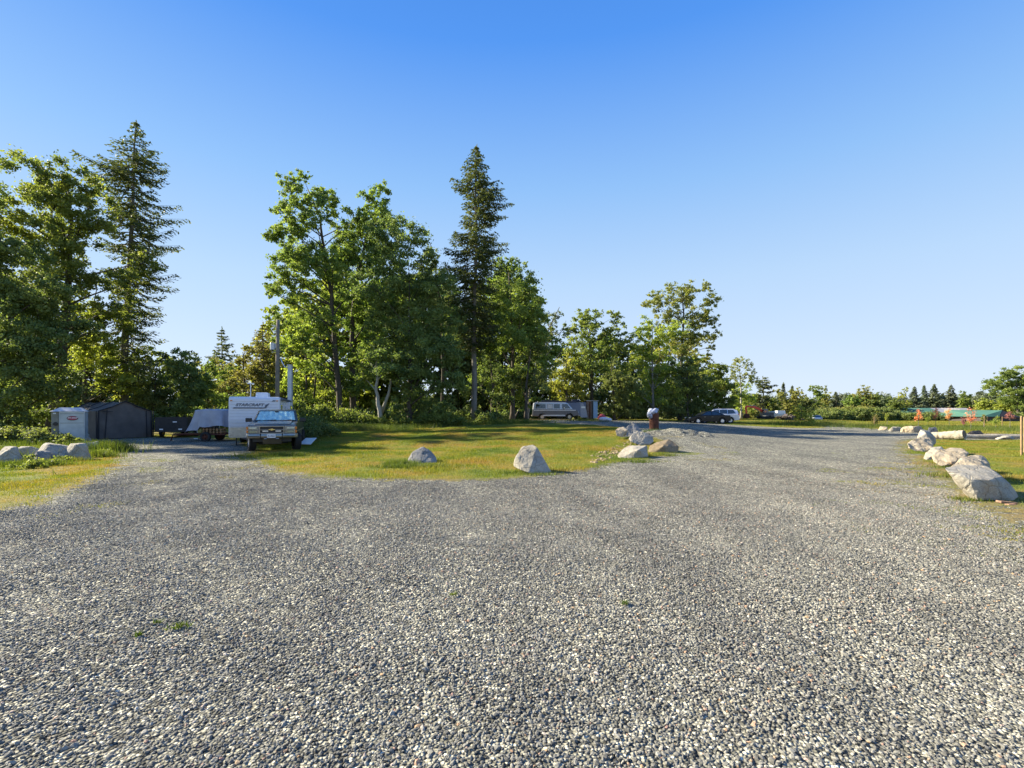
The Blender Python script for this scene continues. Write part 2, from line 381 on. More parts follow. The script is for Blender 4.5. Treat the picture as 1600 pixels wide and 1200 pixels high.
def stone_scatter():
    r = np.random.RandomState(5)
    N = 900000
    y = 1.9 + (18.0 - 1.9) * r.rand(N) ** .80
    x = (r.rand(N) * 2 - 1) * (1.13 * y + .4)
    keepn = r.rand(N) < np.clip(y / 9.5, .48, 1) * np.clip((18.5 - y) / 11.0, .0, 1) ** 1.4
    x, y = x[keepn], y[keepn]
    sd = gravel_sd(x, y); k = sd > np.where(x > 4, r.rand(len(x)) ** 1.5 * 2.6 - 2.2 + .8 * vnoise(x, y, 77, 3, 2.0), r.rand(len(x)) * .8 - .25)
    x, y = x[k], y[k]; n = len(x)
    z = tz(x, y) + .018 * vnoise(x, y, 3, 3, 2.2)
    s = .0083 * np.exp(r.normal(size=n) * .30); s = np.minimum(s, .022)
    # 12-vertex angular stone (icosahedron) turned, stretched and chipped
    p = (1 + 5 ** .5) / 2
    iv = np.array([(-1, p, 0), (1, p, 0), (-1, -p, 0), (1, -p, 0), (0, -1, p), (0, 1, p), (0, -1, -p), (0, 1, -p), (p, 0, -1), (p, 0, 1), (-p, 0, -1), (-p, 0, 1)], float)
    iv /= np.linalg.norm(iv[0])
    fi = np.array([(0, 11, 5), (0, 5, 1), (0, 1, 7), (0, 7, 10), (0, 10, 11), (1, 5, 9), (5, 11, 4), (11, 10, 2), (10, 7, 6), (7, 1, 8), (3, 9, 4), (3, 4, 2), (3, 2, 6), (3, 6, 8), (3, 8, 9), (4, 9, 5), (2, 4, 11), (6, 2, 10), (8, 6, 7), (9, 8, 1)])
    protos = []
    for i in range(8):
        rr = np.random.RandomState(100 + i)
        v = iv * (1 + rr.uniform(-.28, .22, (12, 1))) * np.array([1.25, .95, .62])
        me = bpy.data.meshes.new('stone'); me.from_pydata([tuple(a) for a in v], [], [tuple(a) for a in fi]); me.update()
        me.materials.append(MST); o = bpy.data.objects.new('stone', me); protos.append(o)
    pc = bpy.data.collections.new('stone shapes')
    for o in protos: pc.objects.link(o)
    me = bpy.data.meshes.new('gravel_stones'); me.vertices.add(n)
    me.vertices.foreach_set('co', np.stack([x, y, z + s * .18], -1).astype(np.float32).ravel())
    a = me.attributes.new('rot', 'FLOAT_VECTOR', 'POINT')
    rot = np.stack([r.normal(size=n) * .45, r.normal(size=n) * .45, r.rand(n) * 6.283], -1); a.data.foreach_set('vector', rot.astype(np.float32).ravel())
    a = me.attributes.new('sz', 'FLOAT', 'POINT'); a.data.foreach_set('value', s.astype(np.float32))
    a = me.attributes.new('pick', 'INT', 'POINT'); a.data.foreach_set('value', r.randint(0, 8, n).astype(np.int32))
    ob = bpy.data.objects.new('gravel_stones', me); COL.objects.link(ob)
    ng = bpy.data.node_groups.new('scatter', 'GeometryNodeTree')
    ng.interface.new_socket('Geometry', in_out='INPUT', socket_type='NodeSocketGeometry')
    ng.interface.new_socket('Geometry', in_out='OUTPUT', socket_type='NodeSocketGeometry')
    gi = ng.nodes.new('NodeGroupInput'); go = ng.nodes.new('NodeGroupOutput')
    ci = ng.nodes.new('GeometryNodeCollectionInfo'); ci.inputs['Collection'].default_value = pc; ci.inputs['Separate Children'].default_value = True; ci.inputs['Reset Children'].default_value = True
    ip = ng.nodes.new('GeometryNodeInstanceOnPoints'); ip.inputs['Pick Instance'].default_value = True
    def attr(nm, dt):
        q = ng.nodes.new('GeometryNodeInputNamedAttribute'); q.data_type = dt; q.inputs['Name'].default_value = nm
        return [o for o in q.outputs if o.enabled and o.name == 'Attribute'][0]
    ng.links.new(gi.outputs[0], ip.inputs['Points']); ng.links.new(ci.outputs[0], ip.inputs['Instance'])
    ng.links.new(attr('pick', 'INT'), ip.inputs['Instance Index'])
    ng.links.new(attr('rot', 'FLOAT_VECTOR'), ip.inputs['Rotation']); ng.links.new(attr('sz', 'FLOAT'), ip.inputs['Scale'])
    ng.links.new(ip.outputs[0], go.inputs[0])
    md = ob.modifiers.new('scatter', 'NODES'); md.node_group = ng
    tag(ob, 'loose crushed grey gravel stones covering the near driveway', 'gravel', kind='stuff')

MST, _t, _b = newmat('crushed stone')
_oi = _t.new('ShaderNodeObjectInfo')
_c = _t.ramp(_oi.outputs['Random'], [(0, (.09, .09, .086)), (.28, (.155, .154, .146)), (.62, (.21, .208, .194)), (.86, (.28, .275, .253)), (.955, (.37, .36, .33)), (.965, (.40, .27, .16)), (.985, (.34, .22, .19)), (1, (.66, .64, .58))])
_n = _t.noise(_t.new('ShaderNodeTexCoord').outputs['Object'], 2.5, 3)
_c = _t.mix(.6, _c, _t.ramp(_n.outputs[0], [(.3, (.7, .7, .7)), (.7, (1.2, 1.2, 1.2))]), 'MULTIPLY')
_g = _t.new('ShaderNodeNewGeometry'); _mp = _t.new('ShaderNodeMapping'); _mp.inputs['Rotation'].default_value = (0, 0, .45); _mp.inputs['Scale'].default_value = (.9, .16, 1); _t.ln(_g.outputs['Position'], _mp.inputs[0])
_c = _t.mix(1, _c, _t.ramp(_t.noise(_mp.outputs[0], 1.0, 3, .55).outputs[0], [(.35, (.80, .80, .81)), (.65, (1.15, 1.14, 1.11))]), 'MULTIPLY')
_c = _t.mix(_t.ramp(_t.noise(_g.outputs['Position'], .9, 5, .65).outputs[0], [(.63, 0.0), (.78, .40)]), _c, (.27, .235, .18)); _c = _t.mix(1, _c, (1.04, 1.02, .98), 'MULTIPLY')
_t.ln(_c, _b.inputs['Base Color']); _b.inputs['Roughness'].default_value = .75; _b.inputs['Specular IOR Level'].default_value = .3
stone_scatter()

def grass_mat(name, tall=False):
    m, t, b = newmat(name)
    g = t.new('ShaderNodeNewGeometry'); a = t.new('ShaderNodeAttribute'); a.attribute_name = 'var'
    n1 = t.noise(g.outputs['Position'], .42, 5, .6)
    stops = [(.29, (.10, .165, .011)), (.46, (.20, .235, .02)), (.58, (.30, .245, .04)), (.73, (.33, .21, .06))]
    if tall: stops = [(.3, (.065, .115, .012)), (.55, (.12, .165, .022)), (.75, (.22, .20, .05))]
    c = t.ramp(n1.outputs[0], stops)
    c = t.mix(1, c, t.ramp(a.outputs['Fac'], [(0, (.5, .62, .55)), (.6, (1, 1, 1)), (1, (1.5, 1.3, 1.3))]), 'MULTIPLY')
    t.ln(c, b.inputs['Base Color']); b.inputs['Roughness'].default_value = .6
    tr = t.new('ShaderNodeBsdfTranslucent'); t.ln(t.mix(1, c, (1.3, 1.25, .7), 'MULTIPLY'), tr.inputs[0])
    mx = t.new('ShaderNodeMixShader'); mx.inputs[0].default_value = .4
    t.ln(b.outputs[0], mx.inputs[1]); t.ln(tr.outputs[0], mx.inputs[2])
    t.ln(mx.outputs[0], [x for x in t.n if x.type == 'OUTPUT_MATERIAL'][0].inputs[0])
    return m
MGR = grass_mat('grass blades'); MGT = grass_mat('tall grass', True)

def blades(x, y, h, w, r, per=5, spread=.05, lean=.5):
    n = len(x); X = np.repeat(x, per) + r.normal(size=n * per) * spread; Y = np.repeat(y, per) + r.normal(size=n * per) * spread
    H = np.repeat(h, per) * r.uniform(.5, 1.2, n * per); Wd = np.repeat(np.broadcast_to(w, (n,)), per) * r.uniform(.7, 1.3, n * per)
    Z = tz(X, Y) - .01
    th = r.rand(n * per) * 6.283; l = r.rand(n * per) * lean * H; ph = r.rand(n * per) * 6.283
    bx, by = np.cos(th) * Wd / 2, np.sin(th) * Wd / 2
    tip = np.stack([X + np.cos(ph) * l, Y + np.sin(ph) * l, Z + H], -1)
    a = np.stack([X - bx, Y - by, Z], -1); b = np.stack([X + bx, Y + by, Z], -1)
    V = np.stack([a, b, tip], 1).reshape(-1, 3); var = r.rand(n * per)
    return V, var
def grass_obj(name, label, x, y, h, w, seed, mat, per=5, spread=.05, lean=.5, parent=None, stuff=True, cat='grass'):
    r = np.random.RandomState(seed); V, var = blades(x, y, h, w, r, per, spread, lean)
    o = fast_mesh(name, V, np.arange(len(V)).reshape(-1, 3), {'var': ('FACE', var)}, mat, k=3, parent=parent)
    if stuff: tag(o, label, cat, kind='stuff')
    return o

def region(n, x0, x1, y0, y1, seed, cond):
    r = np.random.RandomState(seed); x = r.uniform(x0, x1, n); y = r.uniform(y0, y1, n)
    k = cond(x, y, r); return x[k], y[k]
# lawn island
x, y = region(125000, -15, 8, 10.5, 40, 11, lambda x, y, r: (gravel_sd(x, y) < -.05 - .35 * r.rand(len(x)) ** 3 + .1 * r.normal(size=len(x))))
h = .05 + .05 * np.clip(vnoise(x, y, 8, 4, 1.1) * 2, 0, 1) + .03 * np.random.RandomState(1).rand(len(x))
grass_obj('lawn_grass', 'short mown yellow green grass on the lawn island', x, y, h, .016, 21, MGR, 5, .09, .9)
# right verge and lawn
x, y = region(125000, 6.5, 36, 6, 36, 12, lambda x, y, r: (x > 5) & (gravel_sd(x, y) < -.2 + .25 * r.normal(size=len(x))))
k = np.random.RandomState(2).rand(len(x)) < np.clip(1.25 - (y - 15) / 30, .25, 1); x, y = x[k], y[k]
h = .05 + .05 * (vnoise(x, y, 9, 3, .8) > .1)
grass_obj('meadow_grass', 'uneven green and straw coloured grass beyond the right boulders', x, y, h, .014, 22, MGR, 6, .09, .8)
# weeds creeping into the gravel on the right and left
def sparse(x, y, r):
    sd = gravel_sd(x, y); c = vnoise(x, y, 17, 4, 2.6)
    return (sd > -.3) & (sd < 2.6) & (c > .12 + .12 * sd) & (r.rand(len(x)) < .7)
x1, y1 = region(34000, 5, 14, 4, 26, 13, sparse); x2, y2 = region(16000, -16, -7, 7, 22, 14, lambda x, y, r: sparse(x, y, r) & (gravel_sd(x, y) < 1.6))
x3, y3 = region(15000, -11, 9, 14, 22, 15, lambda x, y, r: sparse(x, y, r) & (gravel_sd(x, y) < .9))
x = np.concatenate([x1, x2, x3]); y = np.concatenate([y1, y2, y3])
grass_obj('creeping_weeds', 'sparse dry weeds creeping over the gravel edges', x, y, np.full(len(x), .035), .013, 23, MGR, 4, .05, 1.4, cat='weeds')
# left verge
x, y = region(90000, -34, -8, 7, 34, 16, lambda x, y, r: (x < -7.5) & (gravel_sd(x, y) < -.15 + .15 * r.normal(size=len(x))) & (x > -1.3 * y - 3))
nn = vnoise(x, y, 31, 3, .5); h = .035 + .035 * (nn > .15)
grass_obj('verge_grass', 'sunlit yellow green grass on the left verge', x, y, h, .016, 24, MGR, 5, .09, .8)
# tall grass at the wood edge and round rocks on the left
def patch(cx, cy, rx, ry, n, r): return r.normal(size=n) * rx + cx, r.normal(size=n) * ry + cy
r = np.random.RandomState(40); L = []
for (px, py, rx, ry, n, hh) in [(60, 728, .5, .3, 260, .24), (15, 728, .6, .3, 250, .2), (158, 706, .5, .4, 900, .5), (150, 714, .4, .2, 300, .3), (108, 721, .4, .12, 160, .2), (30, 695, 1.6, .4, 700, .3), (-60, 715, 2, 2, 900, .5),
                          (520, 672, 1.8, .8, 1500, .55), (560, 672, 2.2, .8, 1500, .5), (625, 727, .25, .15, 260, .2), (645, 731, .6, .12, 300, .16), (810, 740, .3, .1, 60, .12), (850, 743, .3, .1, 50, .10), (1000, 722, .4, .15, 60, .12), (1512, 783, .12, .10, 60, .10), (1575, 784, .3, .1, 40, .07), (1470, 731, .3, .25, 60, .10), (1440, 708, .3, .25, 60, .10), (1030, 712, .5, .2, 90, .12), (480, 668, 1.5, .8, 900, .6), (620, 668, 2.6, 1.0, 1500, .45),
                          (700, 664, 2.5, 1.0, 1200, .5), (796, 661, 1.7, .8, 1300, .40), (915, 658, 1.2, .3, 160, .4), (1260, 664, 2.4, 1.2, 900, .7), (1230, 665, 3, 1.5, 900, .5),
                          (425, 713, .8, .2, 420, .18), (1500, 745, .5, .3, 160, .14), (1365, 668, 2, 1.2, 600, .5), (1560, 672, 6, 3, 1500, .35), (1480, 668, 6, 3, 1500, .3),  (1022, 676, .6, .2, 100, .25)]:
    cx, cy = G(px, py); a, b = patch(cx, cy, rx, ry, n, r); L.append((a, b, np.full(n, hh)))
x = np.concatenate([l[0] for l in L]); y = np.concatenate([l[1] for l in L]); h = np.concatenate([l[2] for l in L])
grass_obj('tall_grass', 'tall unmown grass in tufts along the wood edge and rocks', x, y, h, .022, 41, MGT, 4, .08, .7)
# far meadow strips (coarser)
x, y = region(80000, 15, 110, 36, 105, 43, lambda x, y, r: gravel_sd(x, y) < -.4)
grass_obj('far_meadow_grass', 'rough sunlit grass of the far meadow before the hedge', x, y, np.full(len(x), .10), .05, 44, MGR, 3, .25, .8)

# small green weeds standing alone in the gravel
for px, py, lab, n in [(280, 982, 'bright green weed clump in the foreground gravel, largest of the lone weeds', 30), (216, 996, 'small green weed low in the gravel at the lower left', 12),
                     (976, 946, 'tiny green weed in the middle of the gravel, right of centre', 14), (247, 975, 'tiny green sprout just left of the largest weed clump', 10), (709, 932, 'tiny dark green weed in the gravel just left of centre', 9)]:
    cx, cy = G(px, py); rr = np.random.RandomState(int(px)); n2 = n
    V, var = blades(np.full(n2, cx) + rr.normal(size=n2) * .0012 * n2, np.full(n2, cy) + rr.normal(size=n2) * .0009 * n2, np.full(n2, .035), .011, rr, 3, .012, 1.6)
    V[:, 2] += .025
    o = fast_mesh('weed', V, np.arange(len(V)).reshape(-1, 3), {'var': ('FACE', var)}, MGT, k=3)
    tag(o, lab, 'weed', 'weeds growing in the gravel')

# ------------------------------------------------------------------ boulders
def rock_mat(name, a, b_, stain=None, samt=.5, bump=.7):
    m, t, b = newmat(name)
    tc = t.new('ShaderNodeTexCoord').outputs['Object']
    n1 = t.noise(tc, 2.2, 6, .65); n2 = t.noise(tc, 34, 4, .7); n3 = t.noise(tc, 1.3, 4, .6)
    c = t.ramp(n1.outputs[0], [(.3, a), (.7, b_)])
    c = t.mix(.75, c, t.ramp(n2.outputs[0], [(.32, (.55, .55, .56)), (.5, (1, 1, 1)), (.68, (1.25, 1.24, 1.2))]), 'MULTIPLY')
    if stain:
        n4 = t.noise(tc, 3.0, 5, .7)
        c = t.mix(t.ramp(n4.outputs[0], [(.54, 0.0), (.66, samt)]), c, stain)
    wv = t.new('ShaderNodeMix'); wv.data_type = 'VECTOR'; wv.inputs[0].default_value = .22; t.ln(tc, wv.inputs[4]); t.ln(t.noise(tc, 3.5, 4).outputs['Color'], wv.inputs[5])
    vc = t.new('ShaderNodeTexVoronoi'); vc.feature = 'DISTANCE_TO_EDGE'; vc.inputs['Scale'].default_value = 2.6; t.ln(wv.outputs[1], vc.inputs['Vector'])
    ck = t.ramp(vc.outputs['Distance'], [(.0, 0.0), (.035, 1.0)]); c = t.mix(1, c, t.ramp(ck, [(0, (.80, .77, .72)), (1, (1, 1, 1))]), 'MULTIPLY')
    lch = t.noise(tc, 9, 5, .75); c = t.mix(t.ramp(lch.outputs[0], [(.62, 0.0), (.68, .4)]), c, (.15, .14, .11))
    t.ln(c, b.inputs['Base Color']); b.inputs['Roughness'].default_value = .85; b.inputs['Specular IOR Level'].default_value = .3
    bp = t.new('ShaderNodeBump'); bp.inputs['Strength'].default_value = bump; bp.inputs['Distance'].default_value = .04
    t.ln(t.math('ADD', t.math('ADD', n1.outputs[0], t.math('MULTIPLY', n2.outputs[0], .35)), t.math('MULTIPLY', ck, .35)), bp.inputs['Height']); t.ln(bp.outputs[0], b.inputs['Normal'])
    return m
RK = {'pale': rock_mat('pale granite', (.26, .235, .19), (.48, .44, .37), (.34, .25, .17), .35),
      'cream': rock_mat('cream rock', (.32, .26, .18), (.54, .455, .335), (.30, .19, .10), .75),
      'buff': rock_mat('buff rock', (.21, .16, .095), (.34, .26, .165), (.20, .13, .07), .4),
      'grey': rock_mat('grey granite', (.17, .165, .16), (.32, .31, .30), (.24, .22, .19), .35),
      'bluegrey': rock_mat('slate rock', (.05, .06, .08), (.11, .12, .14)), 'brown': rock_mat('brown rock', (.10, .08, .07), (.22, .18, .16))}

def rock_finish(bm, name, mat, label, group, loc, seed, amp, target=2600, rot=0, rnd=.0):
    rr = random.Random(seed)
    bmesh.ops.triangulate(bm, faces=bm.faces)
    if rnd:
        pass
    it = 0
    while len(bm.faces) < target and it < 9:
        L = sorted((e.calc_length() for e in bm.edges)); th = L[int(len(L) * .45)]
        bmesh.ops.subdivide_edges(bm, edges=[e for e in bm.edges if e.calc_length() >= th], cuts=1)
        bmesh.ops.triangulate(bm, faces=[f for f in bm.faces if len(f.verts) > 3]); it += 1
    for _ in range(int(1 + rnd)):
        bmesh.ops.smooth_vert(bm, verts=bm.verts, factor=.5, use_axis_x=True, use_axis_y=True, use_axis_z=True)
    bm.normal_update()
    from mathutils import noise as mn
    sz = max(v.co.length for v in bm.verts)
    for v in bm.verts:
        p = v.co / sz * 2.0 + Vector((seed * 1.7, seed * .3, 0))
        d = mn.fractal(p * 1.3, 1.0, 2.0, 4) * amp + (abs(mn.noise(p * 3.1)) - .25) * amp * .6 + mn.noise(p * 11) * amp * .16
        v.co += v.normal * d * sz
    me = bpy.data.meshes.new(name); bm.to_mesh(me); bm.free(); me.materials.append(mat)
    me.polygons.foreach_set('use_smooth', [False] * len(me.polygons))
    o = bpy.data.objects.new(name, me); COL.objects.link(o); o.location = loc; o.rotation_euler = (0, 0, rot)
    return tag(o, label, 'boulder', group)

def boulder_px(label, pts, Y, mat, seed, group, depth=.8, amp=.035, ridge=None, name='boulder', soft=0):
    """pts: (px, py, d) corners at depth Y+d; the hull of them is the rock"""
    P3 = [Vector((PX(px, Y + d), Y + d, PZ(py, Y + d))) for px, py, d in pts]
    c = sum(P3, Vector()) / len(P3); c.z = gz(c.x, c.y)
    bm = bmesh.new()
    for p in P3: bm.verts.new(p - c)
    r = bmesh.ops.convex_hull(bm, input=bm.verts)
    junk = [g for g in r['geom_interior'] if isinstance(g, bmesh.types.BMVert)]
    if junk: bmesh.ops.delete(bm, geom=junk, context='VERTS')
    return rock_finish(bm, name, mat, label, group, c, seed, amp, rnd=soft)

def boulder(label, cx, cy, w, d, h, mat, seed, group, amp=.05, rot=0, sink=.12, name='boulder', soft=0, cat=None):
    rr = random.Random(seed); bm = bmesh.new()
    for i in range(20):
        a = rr.random() * 6.283; z = rr.uniform(-.25, 1); rad = math.sqrt(max(.0, 1 - (z * .78) ** 2)) * rr.uniform(.82, 1.05)
        bm.verts.new((math.cos(a) * rad * w / 2, math.sin(a) * rad * d / 2, z * h))
    r = bmesh.ops.convex_hull(bm, input=bm.verts)
    junk = [g for g in r['geom_interior'] if isinstance(g, bmesh.types.BMVert)]
    if junk: bmesh.ops.delete(bm, geom=junk, context='VERTS')
    o = rock_finish(bm, name, mat, label, group, (cx, cy, gz(cx, cy) - sink * h), seed, amp, 1400, rot, soft)
    if cat: o['category'] = cat
    return o
def bpx(label, x0, x1, ytop, ybot, mat, seed, group, dr=.8, **k):
    X, Y = G((x0 + x1) / 2, ybot); kk = 1 + .11 * k.get('soft', 0); w = (x1 - x0) * Y / F * kk; h = (ybot - ytop) * Y / F * 1.04 * (1 + .04 * k.get('soft', 0))
    return boulder(label, X, Y + w * dr / 2, w, w * dr, h, mat, seed, group, **k)

GR = 'boulders edging the right side of the gravel'
Yb = 9.5
boulder_px('largest pale boulder with a dark shaded front, nearest at the right edge', [
    (1474, 730, .15), (1477, 734, .0), (1505, 725, .7), (1538, 728, .8), (1560, 740, .45), (1514, 749, -.25), (1546, 750, -.3), (1566, 744, .1), (1580, 755, .0), (1592, 777, .1),
    (1582, 782, -.25), (1528, 781, -.3), (1519, 779, -.1), (1502, 752, .1), (1510, 775, .5), (1590, 776, 1.0), (1540, 770, 1.2), (1515, 740, 1.0)], Yb, RK['pale'], 3, GR, amp=.018)
boulder_px('cream boulder directly behind the largest right hand boulder', [
    (1480, 731, 0), (1500, 717, .2), (1515, 711, .5), (1536, 711, .6), (1546, 722, .3), (1549, 735, .1), (1530, 728, -.1), (1500, 740, -.1), (1545, 748, 0), (1490, 742, .2), (1515, 725, 1.2), (1545, 735, 1.1)], 11.6, RK['cream'], 4, GR, amp=.03)
boulder_px('rounded cream boulder with brown hollows, third of the right hand row', [
    (1455, 713, .2), (1458, 722, 0), (1470, 729, -.2), (1484, 727, -.2), (1508, 715, -.1), (1515, 708, .2), (1506, 702, .5), (1485, 699, .6), (1468, 702, .4), (1457, 708, .2), (1500, 722, .0), (1512, 716, .9), (1465, 718, 1.1), (1490, 720, 1.2)], 13.2, RK['cream'], 5, GR, amp=.03, soft=1)
boulder_px('small whitish boulder with a black spot, between two cream ones', [
    (1443, 716, 0), (1446, 707, .1), (1457, 699, .3), (1471, 697, .4), (1476, 702, .2), (1466, 705, -.1), (1458, 718, -.1), (1447, 719, -.1), (1475, 712, .7), (1455, 712, .7)], 15.2, RK['pale'], 6, GR, amp=.02)
boulder_px('low tan rock with large brown patch, foot of the pointed boulder', [
    (1417, 693, 0), (1424, 688, .2), (1437, 683, .5), (1452, 684, .6), (1460, 694, .2), (1458, 700, -.2), (1445, 706, -.3), (1430, 705, -.3), (1420, 700, -.2), (1430, 698, 1.0), (1456, 697, .9)], 17.5, RK['cream'], 7, GR, amp=.04)
boulder_px('tall pointed pale boulder with black shaded right side', [
    (1431, 687, 0), (1438, 671, .4), (1442, 670, .5), (1450, 676, .4), (1461, 684, .3), (1462, 694, .1), (1452, 690, -.2), (1447, 676, 0), (1435, 690, -.1), (1460, 695, .8), (1436, 690, 1.0), (1453, 674, .8)], 19.5, RK['pale'], 8, GR, amp=.03)
RF = 'rocks along the far side of the right strip'
bpx('small round cream rock, leftmost of the far row', 1379, 1392, 666, 672.5, RK['cream'], 21, RF, soft=2)
bpx('flat oval white rock, second in the far row', 1393, 1413, 666.5, 674, RK['pale'], 22, RF, dr=.5, soft=2)
bpx('slanting cream rock in the far row', 1412, 1432, 663.5, 675.5, RK['cream'], 23, RF, dr=.5, soft=1)
bpx('cream rock beside the pointed boulder in the far row', 1422, 1449, 664.5, 676, RK['cream'], 24, RF, dr=.5, soft=2)
bpx('dark blue grey rock behind the pointed boulder', 1455, 1472.5, 666, 677, RK['bluegrey'], 25, RF, dr=.7)
bpx('dark brown rock lying behind the long logs', 1522, 1545, 671.5, 682.5, RK['brown'], 26, RF, dr=.7, soft=1)
bpx('low flat pale rock at the end of the long log', 1566, 1594, 681, 687, RK['pale'], 27, RF, dr=.5, soft=2)

GI = 'boulders at the edge of the lawn island'
boulder_px('rounded grey triangular boulder alone on the lawn', [
    (637, 718, .1), (644, 706, .2), (659, 697, .3), (661, 697, .3), (674, 705, .3), (682, 715, .1), (684, 728, 0), (680, 731, -.2), (655, 731, -.25), (641, 727, -.15), (650, 722, 1), (678, 724, .9)], 16.2, RK['grey'], 31, GI, amp=.018)
boulder_px('leaning pale boulder with flat sunlit face at the lawn edge', [
    (802, 724, .1), (806, 712, .1), (815, 698, .3), (833, 694, .4), (839, 699, .2), (848, 715, .1), (863, 738, .1), (858, 741, -.1), (840, 741, -.2), (826, 739, -.3), (812, 733, -.15), (802, 729, 0), (830, 730, 1.0), (856, 738, .8), (812, 726, .8)], 13.6, RK['pale'], 32, GI, amp=.022)
GC = 'boulders clustered at the right end of the lawn'
boulder_px('front left boulder of the cluster, white with a dark right face', [
    (964, 711, .1), (975, 700, .3), (985, 696, .5), (1008, 697, .5), (1011, 696, .4), (1013, 713, .1), (1008, 721, .1), (985, 723, -.3), (967, 717, -.1), (997, 703, -.2), (980, 718, .9), (1008, 716, .9)], 18.0, RK['pale'], 33, GC, amp=.022)
boulder_px('front right buff boulder of the cluster with shaded front', [
    (1013, 703, .1), (1015, 696, .2), (1027, 690, .4), (1045, 686, .6), (1053, 690, .5), (1061, 697, .3), (1059, 708, .1), (1050, 711, -.1), (1020, 710, -.2), (1014, 707, -.1), (1035, 698, -.15), (1030, 705, .9), (1056, 706, .9)], 20.2, RK['buff'], 34, GC, amp=.02)
boulder_px('lumpy white boulder in the middle of the cluster', [
    (982, 686, .1), (987, 678, .3), (995, 673, .5), (1010, 676, .4), (1020, 682, .3), (1022, 690, .1), (1016, 695, .0), (1000, 696, -.2), (985, 690, -.1), (1000, 690, .9), (1018, 690, .8)], 22.6, RK['pale'], 35, GC, amp=.03)
boulder_px('grey shaded boulder at the back of the cluster', [
    (969, 682, .1), (973, 672, .2), (984, 662, .5), (990, 659, .6), (1000, 668, .4), (1004, 676, .2), (992, 684, -.1), (972, 686, -.1), (985, 680, .9), (1000, 678, .9)], 25.6, RK['grey'], 36, GC, amp=.035)
boulder_px('small cream boulder, leftmost of the cluster', [
    (961.5, 672, .1), (966, 668, .3), (975, 667, .4), (981, 672, .1), (972, 683, -.1), (963, 681, -.1), (970, 678, .7), (978, 680, .6)], 24.8, RK['cream'], 37, GC, amp=.03, soft=1)
boulder('little pale yellow stone in the grass left of the grey boulder', *G(626, 725), .24, .2, .12, RK['cream'], 38, None, sink=.1, name='stone', soft=1, cat='stone')
rr = random.Random(77)
GL = 'rocks of the low wall on the left'
for (x0, x1, yt, yb, m, sd, lab) in [
    (-26, 15, 698, 727, 'pale', 51, 'big grey rock cut by the left edge of the photo'),
    (8, 48, 696, 718, 'pale', 52, 'low grey rock next to the leftmost one, partly in weeds'),
    (36, 104, 690, 721, 'pale', 53, 'long grey rock in the middle of the left rock wall'),
    (88, 124, 692, 720, 'pale', 54, 'rounded pale grey rock right of the long one'),
    (110, 144, 688, 708, 'pale', 55, 'flat topped rock at the right end of the left wall'),
    (62, 96, 680, 694, 'grey', 56, 'grey rock in the back row of the left wall'),
    (116, 136, 695, 707, 'grey', 57, 'small round rock low at the right end of the left wall'),
    (117, 134, 676, 689, 'pale', 58, 'pale rock below the corner of the metal box'),
    (45, 70, 703, 723, 'grey', 59, 'grey rock sunk among the sunlit weeds at left'),
    (132, 141, 683, 694, 'grey', 60, 'small grey rock at the far right of the left wall')]:
    bpx(lab, x0, x1, yt, yb, RK[m], sd, GL, dr=.7, soft=2, amp=.035)
# scattered cobbles and clods at the lawn's end
L = []
mbv = MB()
for i in range(150):
    px = rr.uniform(925, 1000); py = 722 - (px - 925) * .42 + rr.uniform(-9, 7)
    a, b = G(px, py); s = rr.uniform(.03, .11)
    mbv.ell((a, b, gz(a, b) + s * .2), (s, s * rr.uniform(.6, 1), s * .5), 6, 4, rr.random() * 3)
o = mbv.build('cobbles', RK['buff']); tag(o, 'scattered cobbles and dry clods left of the boulder cluster', 'cobbles', kind='stuff')
# gravel mound before the barrel
def mound(name, label, cx, cy, rx, ry, h, mat, seed, rz=0):
    n = 60; g = np.linspace(-1, 1, n); A, B = np.meshgrid(g, g); R = np.hypot(A, B)
    c, s = math.cos(rz), math.sin(rz); X = cx + (A * c * rx - B * s * ry) * 1.15; Y = cy + (A * s * rx + B * c * ry) * 1.15
    hh = h * np.clip(1 - R ** 1.6, -.1, 1) * (1 + .5 * vnoise(X, Y, seed, 4, 2.5)) + .05 * vnoise(X, Y, seed + 1, 3, 8)
    Z = tz(X, Y) + hh - .03
    ix = np.arange(n * n).reshape(n, n); q = np.stack([ix[:-1, :-1], ix[:-1, 1:], ix[1:, 1:], ix[1:, :-1]], -1).reshape(-1, 4)
    q = q[(R.ravel()[q].min(1) < 1)]
    o = fast_mesh(name, np.stack([X, Y, Z], -1).reshape(-1, 3), q, {'edge': ('POINT', np.full(n * n, 3.0))}, mat, True)
    return o
X, Y = G(1060, 678)
o = mound('gravel_heap', '', X, Y, 2.4, .8, .30, MG, 61); tag(o, 'low grey gravel heap in front of the rusty barrel', 'gravel heap')

